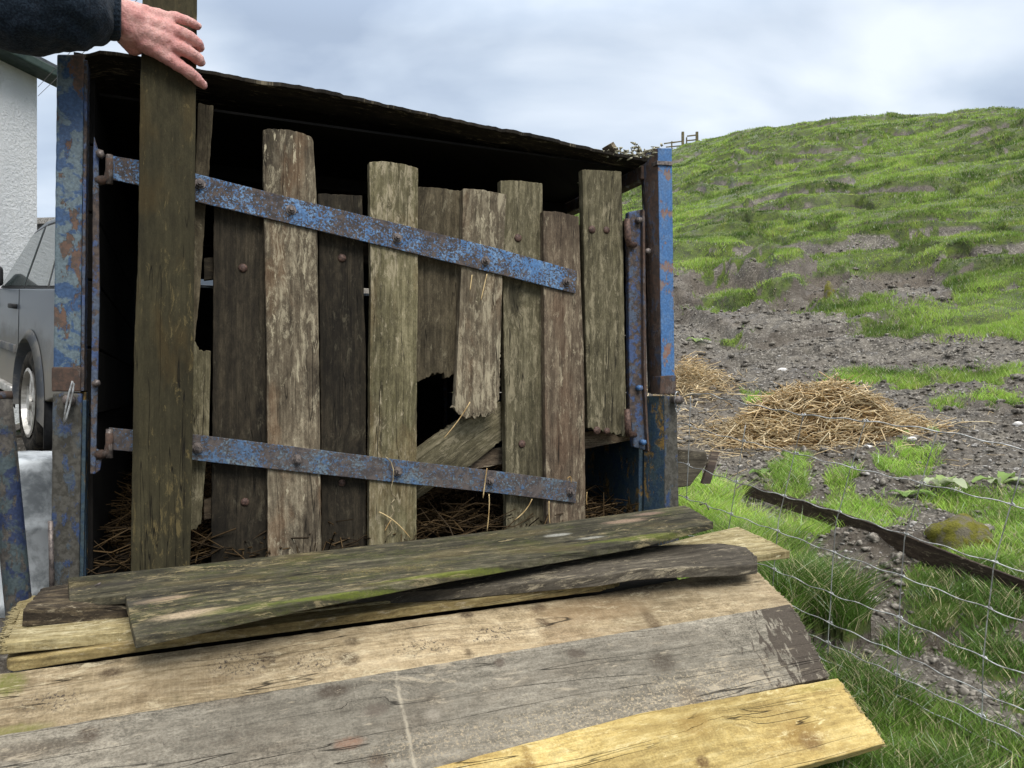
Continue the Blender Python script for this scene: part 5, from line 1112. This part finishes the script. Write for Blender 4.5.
# ---------------------------------------------------------------- straw and twine caught on the gate
bits = [([(487, 274), (484, 286), (481, 300)], .010, 'bent straw hanging below the upper strap on the pale short slat'), ([(472, 275), (471, 283), (470, 290)], .010, 'short white splinter of straw under the upper strap'),
        ([(470, 402), (460, 420), (444, 438)], .014, 'long straw sticking out of the torn end of the short slat'), ([(487, 468), (485, 482), (483, 498)], .022, 'pale straw lying across the lower strap by its fourth bolt'),
        ([(489, 494), (490, 508), (487, 531)], .012, 'grey straw hanging from the lower strap over the dark gap'), ([(532, 499), (528, 510), (515, 520)], .010, 'thin straw curling down from the lower strap on the knotted slat'),
        ([(549, 501), (548.5, 512), (550, 524)], .010, 'straight white straw below the outer end of the lower strap'), ([(567, 479), (572, 473), (571, 483)], .018, 'tuft of straw at the bolt on the outer end of the lower strap'),
        ([(379, 512), (396, 519), (410, 538)], .012, 'curved straw across the foot of the pale greenish slat'), ([(385, 531), (388, 524), (392, 519)], .011, 'short straw near the foot of the pale greenish slat'),
        ([(587, 492), (586, 499), (587, 505)], .008, 'tiny straw caught at the edge of the brown slat')]
for pts, v, lb in bits:
    P_ = [G(x, y, v) for x, y in pts]; mid = P_[1]; Q = [P_[0]*(1-t)**2+mid*2*t*(1-t)+P_[2]*t*t for t in np.linspace(0, 1, 10)]
    o = tube('straw_stalk', Q, .0015, M['straw'], None, 5); tag(o, lb, 'straw', 'straws caught on the gate')
P_ = [G(x, y, v) for x, y, v in [(386, 457, .018), (391, 462, .02), (393.5, 470, .021), (393, 480, .022), (391, 488, .02), (392, 494, .014), (396, 498, .012), (391, 503, .012), (394, 512, .012), (389, 520, .01), (393, 530, .01), (384, 540, .01)]]
Q = []
for a, b in zip(P_, P_[1:]): Q += [a.lerp(b, t) for t in (0, .33, .66)]
tag(tube('baler_twine', Q, .0015, plain('twine', (120, 108, 84), (168, 154, 124), 80, .8), None, 6), 'loose end of twine looped over the lower strap on the greenish slat', 'twine')
for pts, lb in (([(95, 586, .29), (101, 583, .29)], 'small bent nail in the left end of the mossy board'), ([(700, 505, .29), (706, 503, .30), (709, 510, .31)], 'bent nail in the right end of the mossy board')):
    P_ = [G(x, y, v+.03) for x, y, v in pts]; tag(tube('bent_nail', P_, .0018, M['iron'], None, 6), lb, 'nail')

# ================================================================ person
def chain_mesh(chains, voxel, name, smooth_it=3, disp=None):
    bm = bmesh.new()
    for pts, rad in chains:
        pts = [Vector(p) for p in pts]
        for i in range(len(pts)-1):
            a, b = pts[i], pts[i+1]; ra, rb = rad[i], rad[i+1]; d = b-a; L = max(d.length, 1e-4); q = d.to_track_quat('Z', 'Y').to_matrix().to_4x4()
            bmesh.ops.create_cone(bm, cap_ends=True, segments=24, radius1=ra, radius2=rb, depth=L, matrix=Matrix.Translation((a+b)/2)@q)
        for p, r in zip(pts, rad): bmesh.ops.create_icosphere(bm, subdivisions=3, radius=r, matrix=Matrix.Translation(p))
    me = bpy.data.meshes.new(name+'_src'); bm.to_mesh(me); bm.free()
    o = bpy.data.objects.new(name+'_src', me); C.objects.link(o)
    r = o.modifiers.new('r', 'REMESH'); r.mode = 'VOXEL'; r.voxel_size = voxel; r.use_smooth_shade = True
    s = o.modifiers.new('s', 'SMOOTH'); s.factor = .5; s.iterations = smooth_it
    bpy.context.view_layer.update(); dg = bpy.context.evaluated_depsgraph_get(); m2 = bpy.data.meshes.new_from_object(o.evaluated_get(dg)); m2.name = name
    bpy.data.objects.remove(o); 
    if disp:
        n = [v.normal.copy() for v in m2.vertices]
        for v, nn in zip(m2.vertices, n): v.co += nn*disp(v.co)
    m2.update(); smooth(m2); return m2
def person():
    E_ = Vector((0, 0, EYE)); per = empty('person', (-1.5, 1.03, 0), 'person in a dark navy fleece at the top left, bare hand gripping the plank', 'person')
    S = Vector((-1.33, 1.20, .64))+E_; El = Pd(-85, -22, 1.42); Wr = G(118, 14, .112)
    N_ = Vector((-1.475, 1.06, .70))+E_; HD = Vector((-1.475, 1.075, .885))+E_; SL = Vector((-1.63, .93, .64))+E_
    fw = Vector((-.68, .73, 0)).normalized(); rt = Vector((.73, .68, 0)).normalized()
    pel = Vector((-1.49, 1.04, .12))+E_
    ch = []
    ch.append(([S, El, Wr], [.05, .042, .034])); ch.append(([Wr, G(131, 20, .100)], [.034, .036])); ch.append(([Wr+Vector((0, 0, -.012)), G(131, 30, .096)], [.030, .034]))
    K = {'i': (164, 55, .088), 'm': (170, 43, .095), 'r': (170, 30, .096), 'p': (165, 18, .090)}
    base_ = {'i': (134, 34, .092), 'm': (134, 28, .100), 'r': (134, 20, .100), 'p': (134, 13, .094)}
    for f, r0, r1 in (('i', .026, .0165), ('m', .026, .0168), ('r', .025, .016), ('p', .023, .0150)): ch.append(([G(*base_[f]), G(*K[f])], [r0, r1]))
    ch.append(([G(*K['i']), G(*K['m']), G(*K['r']), G(*K['p'])], [.0155, .016, .0155, .014]))
    ch.append(([G(150, 46, .088), G(152, 34, .092), G(150, 22, .090)], [.020, .021, .020]))
    F_ = {'i': ([(176, 63.5, .091), (187, 71, .089), (197, 79, .074), (203, 85, .062)], [.0142, .0136, .0122, .0100]),
          'm': ([(180, 48, .098), (190, 53, .093), (198, 59, .076), (200.5, 62, .060)], [.0145, .0138, .0128, .0105]),
          'r': ([(179, 32, .099), (188, 36, .096), (197, 43, .080), (200, 48, .062)], [.0140, .0132, .0124, .0102]),
          'p': ([(174, 17, .093), (183, 19.5, .092), (192, 23, .080), (198, 26.5, .066)], [.0122, .0114, .0104, .0084])}
    for f, (p, r) in F_.items(): ch.append(([G(*K[f])]+[G(*q) for q in p], [r[0]*1.08]+r))
    ch.append(([G(126, 36, .088), G(134, 46, .070), G(136, 47, .040), G(138, 46, .006), G(156, 44, .004)], [.022, .020, .015, .013, .011]))
    ch.append(([N_+Vector((0, 0, -.05)), HD+Vector((0, 0, -.05))], [.062, .058]))
    ch.append(([HD+Vector((0, 0, .03))-fw*.018, HD+Vector((0, 0, .02))+fw*.02], [.088, .080])); ch.append(([HD+Vector((0, 0, -.045))+fw*.035, HD+Vector((0, 0, -.075))+fw*.055], [.058, .036]))
    ch.append(([HD+fw*.094+Vector((0, 0, .012)), HD+fw*.118+Vector((0, 0, -.022))], [.010, .015]))
    ch.append(([HD+fw*.088-rt*.022+Vector((0, 0, -.055)), HD+fw*.094+Vector((0, 0, -.055)), HD+fw*.088+rt*.022+Vector((0, 0, -.055))], [.008, .010, .008]))
    for s_ in (-1, 1): ch.append(([HD+rt*s_*.086+Vector((0, 0, .015)), HD+rt*s_*.090+Vector((0, 0, -.02))-fw*.004], [.018, .012]))
    ch.append(([N_+Vector((0, 0, -.03)), N_+Vector((0, 0, -.25)), pel+Vector((0, 0, .02))], [.10, .13, .12])); ch.append(([S, N_+Vector((0, 0, -.06)), SL], [.055, .07, .055]))
    hands = SL+Vector((-.06, -.04, -.30)); wl = hands+Vector((.0, .06, -.25)); ch.append(([SL, hands, wl], [.05, .04, .028])); ch.append(([wl, wl+Vector((0, .015, -.08))], [.028, .034]))
    for k in range(4): 
        b0 = wl+Vector((0, .015, -.08))+fw*(.03-.02*k); ch.append(([b0, b0+Vector((0, .005, -.045)), b0+Vector((.006, .012, -.075+.006*abs(k-1.4)))], [.0105, .0095, .008]))
    ch.append(([wl+Vector((0, .01, -.03))+fw*.03, wl+Vector((.0, .01, -.06))+fw*.062, wl+Vector((.0, .01, -.09))+fw*.068], [.014, .011, .009]))
    legs = []
    for s_ in (-1, 1):
        h = pel+rt*s_*.09; k = h+Vector((0, 0, -.43))+fw*.02; a = Vector((h.x, h.y, .10))+rt*s_*.02; legs.append((h, k, a)); ch.append(([h, k, a], [.085, .055, .040])); ch.append(([a, a+fw*.12+Vector((0, 0, -.05))], [.04, .035]))
    def skin_disp(p):   # knuckle wrinkles and tendons near the gripping hand
        if (p-Wr).length > .25: return 0
        kn = min((p-G(*K[f])).length for f in 'imrp'); wr = max(0, 1-abs(kn-.012)/.022)
        return .0010*mnoise.noise(p*160)+.0014*mnoise.noise(p*70)+wr*.0011*mnoise.noise(Vector((p.x*230, p.y*90, p.z*120)))
    me = chain_mesh(ch, .0032, 'body', 5, skin_disp)
    sk = NT('skin', .5, .35); v = sk.coords('Object'); n = sk.noise(v, (22,)*3, 4); n2 = sk.noise(v, (260,)*3, 3, .6)
    c = sk.mix(sk.ramp(n, .38, .62), lin(210, 162, 154), lin(194, 136, 130)); c = sk.mix(sk.ramp(n2, .45, .65, 0, .35), c, lin(150, 98, 90)); sk.L(c, sk.b.inputs['Base Color'])
    sk.b.inputs['Subsurface Weight'].default_value = .12; sk.b.inputs['Subsurface Radius'].default_value = (.01, .004, .002); sk.b.inputs['Subsurface Scale'].default_value = 1
    sk.bump(sk.math('ADD', n2, sk.noise(v, (110,)*3, 5, .7)), .8, .0022)
    link('body', me, sk.m, per)
    nail = plain('nail', (198, 152, 144), (208, 166, 156), 60, .3, .5, 0, 0)
    for f in ('i', 'm', 'r', 'p'):
        p, r = F_[f]; a, b = G(*p[2]), G(*p[3]); d = (b-a).normalized(); out = Vector((nv.x*.5+gx.x*.9, nv.y*.5+gx.y*.9, .15)); out = (out-d*out.dot(d)).normalized(); c = b+out*(r[3]*.74)-d*.002; sd_ = d.cross(out)
        bm = bmesh.new(); bmesh.ops.create_uvsphere(bm, u_segments=16, v_segments=10, radius=1); m = Matrix.Identity(4)
        for i, (ax, k) in enumerate(((d, .0062), (sd_, .0055), (out, .0028))):
            for j in range(3): m[j][i] = ax[j]*k
        m.translation = c; bm.transform(m); me = bpy.data.meshes.new('fingernail'); bm.to_mesh(me); bm.free(); smooth(me); link('fingernail', me, nail, per)
    fl = NT('navy_fleece', .95, .1); v = fl.coords('Object'); n = fl.noise(v, (240,)*3, 4, .7); fl.L(fl.mix(fl.ramp(n, .4, .65), lin(18, 27, 38), lin(40, 52, 64)), fl.b.inputs['Base Color']); fl.bump(n, .8, .003)
    fl.b.inputs['Sheen Weight'].default_value = .12
    cuf0, cuf1 = G(98, 10.5, .115), G(120, 15, .112)
    jc = [([S, Pd(-190, 5, 1.33), El, Pd(-20, -6, 1.47), Pd(40, 3, 1.50), G(58, 4, .14), G(74, 6, .13), G(84, 9, .12)], [.088, .094, .092, .092, .094, .092, .082, .060])]
    jc.append(([N_+Vector((0, 0, .02)), N_+Vector((0, 0, -.04))], [.078, .10])); jc.append(([S, N_+Vector((0, 0, -.09)), SL], [.092, .12, .092]))
    for s_ in (-.09, .09): jc.append(([N_+rt*s_+Vector((0, 0, -.12)), N_+rt*s_+Vector((0, 0, -.32)), pel+rt*s_+Vector((0, 0, -.02))], [.125, .12, .125]))
    jc.append(([SL, hands, wl+Vector((0, 0, .03))], [.09, .075, .05]))
    jc.append(([N_+Vector((0, 0, -.06)), N_+Vector((0, 0, -.28)), pel+Vector((0, 0, -.01))], [.135, .160, .150]))
    ec = [Pd(-20, -6, 1.47), G(92, 8, .13)]
    def fold(p):
        t = (p-El).length; q = p*9; return .012*mnoise.noise(q)+.009*mnoise.noise(Vector((p.x*30, p.y*14, p.z*14))+Vector((3, 1, 0)))+.004*mnoise.noise(p*50)
    link('jacket', chain_mesh(jc, .007, 'jacket', 6, fold), fl.m, per)
    # ribbed elastic cuff
    bm = bmesh.new(); d = (cuf1-cuf0); ax = d.normalized(); a_ = ax.cross(Vector((0, 0, 1))).normalized(); b_ = ax.cross(a_).normalized(); N = 96; rings = []
    for t, r in ((-.15, .046), (0, .0525), (.25, .054), (.5, .0525), (.75, .0515), (.98, .049), (1.05, .045), (1.02, .040), (.7, .040)):
        rings.append([bm.verts.new(cuf0+d*t+(a_*math.cos(2*math.pi*i/N)+b_*math.sin(2*math.pi*i/N))*(r+.0013*math.cos(2*math.pi*i/N*30)+.001*mnoise.noise(Vector((i*.2, t*3, 0))))) for i in range(N)])
    for r0, r1 in zip(rings, rings[1:]):
        for i in range(N): bm.faces.new((r0[i], r0[(i+1) % N], r1[(i+1) % N], r1[i]))
    bmesh.ops.recalc_face_normals(bm, faces=bm.faces); me = bpy.data.meshes.new('cuff'); bm.to_mesh(me); bm.free(); smooth(me); link('cuff', me, fl.m, per)
    tw = plain('trouser_cloth', (44, 48, 56), (58, 62, 70), 60, .95, .1)
    link('trousers', chain_mesh([([pel+Vector((0, 0, .06))+rt*s_*.04, h, k, a+Vector((0, 0, .05))], [.125, .105, .078, .066]) for s_, (h, k, a) in zip((-1, 1), legs)], .010, 'trousers', 4, lambda p: .007*mnoise.noise(p*12)), tw, per)
    bt = plain('boot_rubber', (22, 28, 24), (34, 42, 36), 20, .6)
    for h, k, a in legs: link('boot', chain_mesh([([a+Vector((0, 0, .16)), a, a+fw*.05+Vector((0, 0, -.045)), a+fw*.15+Vector((0, 0, -.055))], [.06, .058, .05, .042])], .008, 'boot', 3), bt, per)
    hr = plain('hair_grey', (62, 52, 44), (96, 84, 72), 200, .9, .2, 0, .8, .004)
    link('hair', chain_mesh([([HD+Vector((0, 0, .055))-fw*.03, HD+Vector((0, 0, .0))-fw*.05, HD+Vector((0, 0, -.04))-fw*.04], [.092, .080, .06]), ([HD+Vector((0, 0, .065))-fw*.02, HD+Vector((0, 0, .075))+fw*.03], [.088, .068])], .006, 'hair', 3, lambda p: .004*mnoise.noise(p*60)), hr, per)
    ew = plain('eye_white', (220, 216, 210), (232, 228, 222), 40, .2, .5, 0, 0); dk = plain('pupil', (20, 16, 14), (34, 28, 24), 40, .2, .5, 0, 0)
    for s_ in (-1, 1):
        c = HD+fw*.088+rt*s_*.032+Vector((0, 0, .012)); bm = bmesh.new(); bmesh.ops.create_uvsphere(bm, u_segments=16, v_segments=10, radius=.0125, matrix=Matrix.Translation(c)); me = bpy.data.meshes.new('eye'); bm.to_mesh(me); bm.free(); smooth(me); e = link('eye', me, ew, per)
        bm = bmesh.new(); bmesh.ops.create_uvsphere(bm, u_segments=12, v_segments=8, radius=.006, matrix=Matrix.Translation(c+fw*.0078)); me = bpy.data.meshes.new('pupil'); bm.to_mesh(me); bm.free(); smooth(me); link('pupil', me, dk, e)
person()

# splintered fibres on the sawn and broken board ends (parts of their boards)
def splinters(parent, a, b, out, n, L, r, mat):
    """fibres along the end a -> b, pointing roughly along out"""
    out = Vector(out).normalized(); paths = []
    for i in range(n):
        p = a.lerp(b, random.random())+Vector((0, 0, random.uniform(-.014, -.001))); d = (out+Vector((random.uniform(-.7, .7), random.uniform(-.7, .7), random.uniform(-.35, .35)))).normalized(); l = L*random.uniform(.3, 1)
        paths.append(([p-d*.006, p+d*l*.5+Vector((0, 0, random.uniform(-.001, .002))), p+d*l], [r, r*.8, r*.2]))
    me = tube_mesh(paths, 4); me.name = 'splinters'; link('splinters', me, mat, parent)
def find(label_start):
    return [o for o in bpy.data.objects if o.get('label', '').startswith(label_start)][0]
g3 = gx.to_3d()
splinters(find('pale freshly sawn board with'), G(22, 597, .17), G(3, 642, .437), -g3, 170, .016, .0016, M['fresh'])
splinters(find('pale sawn board end'), G(738, 527, .20), G(789, 551, .41), g3, 70, .008, .0009, M['fresh'])
splinters(find('rough tan board'), G(763, 577, .515), G(793, 606, .60), g3, 60, .008, .0009, M['ramp_tan'])
splinters(find('wide grey mud-stained'), G(797, 613, .625), G(828, 676, .715), g3, 80, .008, .0009, M['ramp_grey'])
splinters(find('new yellow board'), G(840, 680, .725), G(885, 742, .845), g3, 110, .009, .0009, M['fresh'])
splinters(find('broken diagonal board'), G(506, 402, BK-.03), G(514, 430, BK-.03), G(520, 392, 0)-G(470, 450, 0), 60, .020, .0013, M['fresh'])
splinters(find('pale short slat'), G(458, 412, .0), G(498, 409, .0), (0, 0, -1), 45, .008, .001, M['slat_pale'])
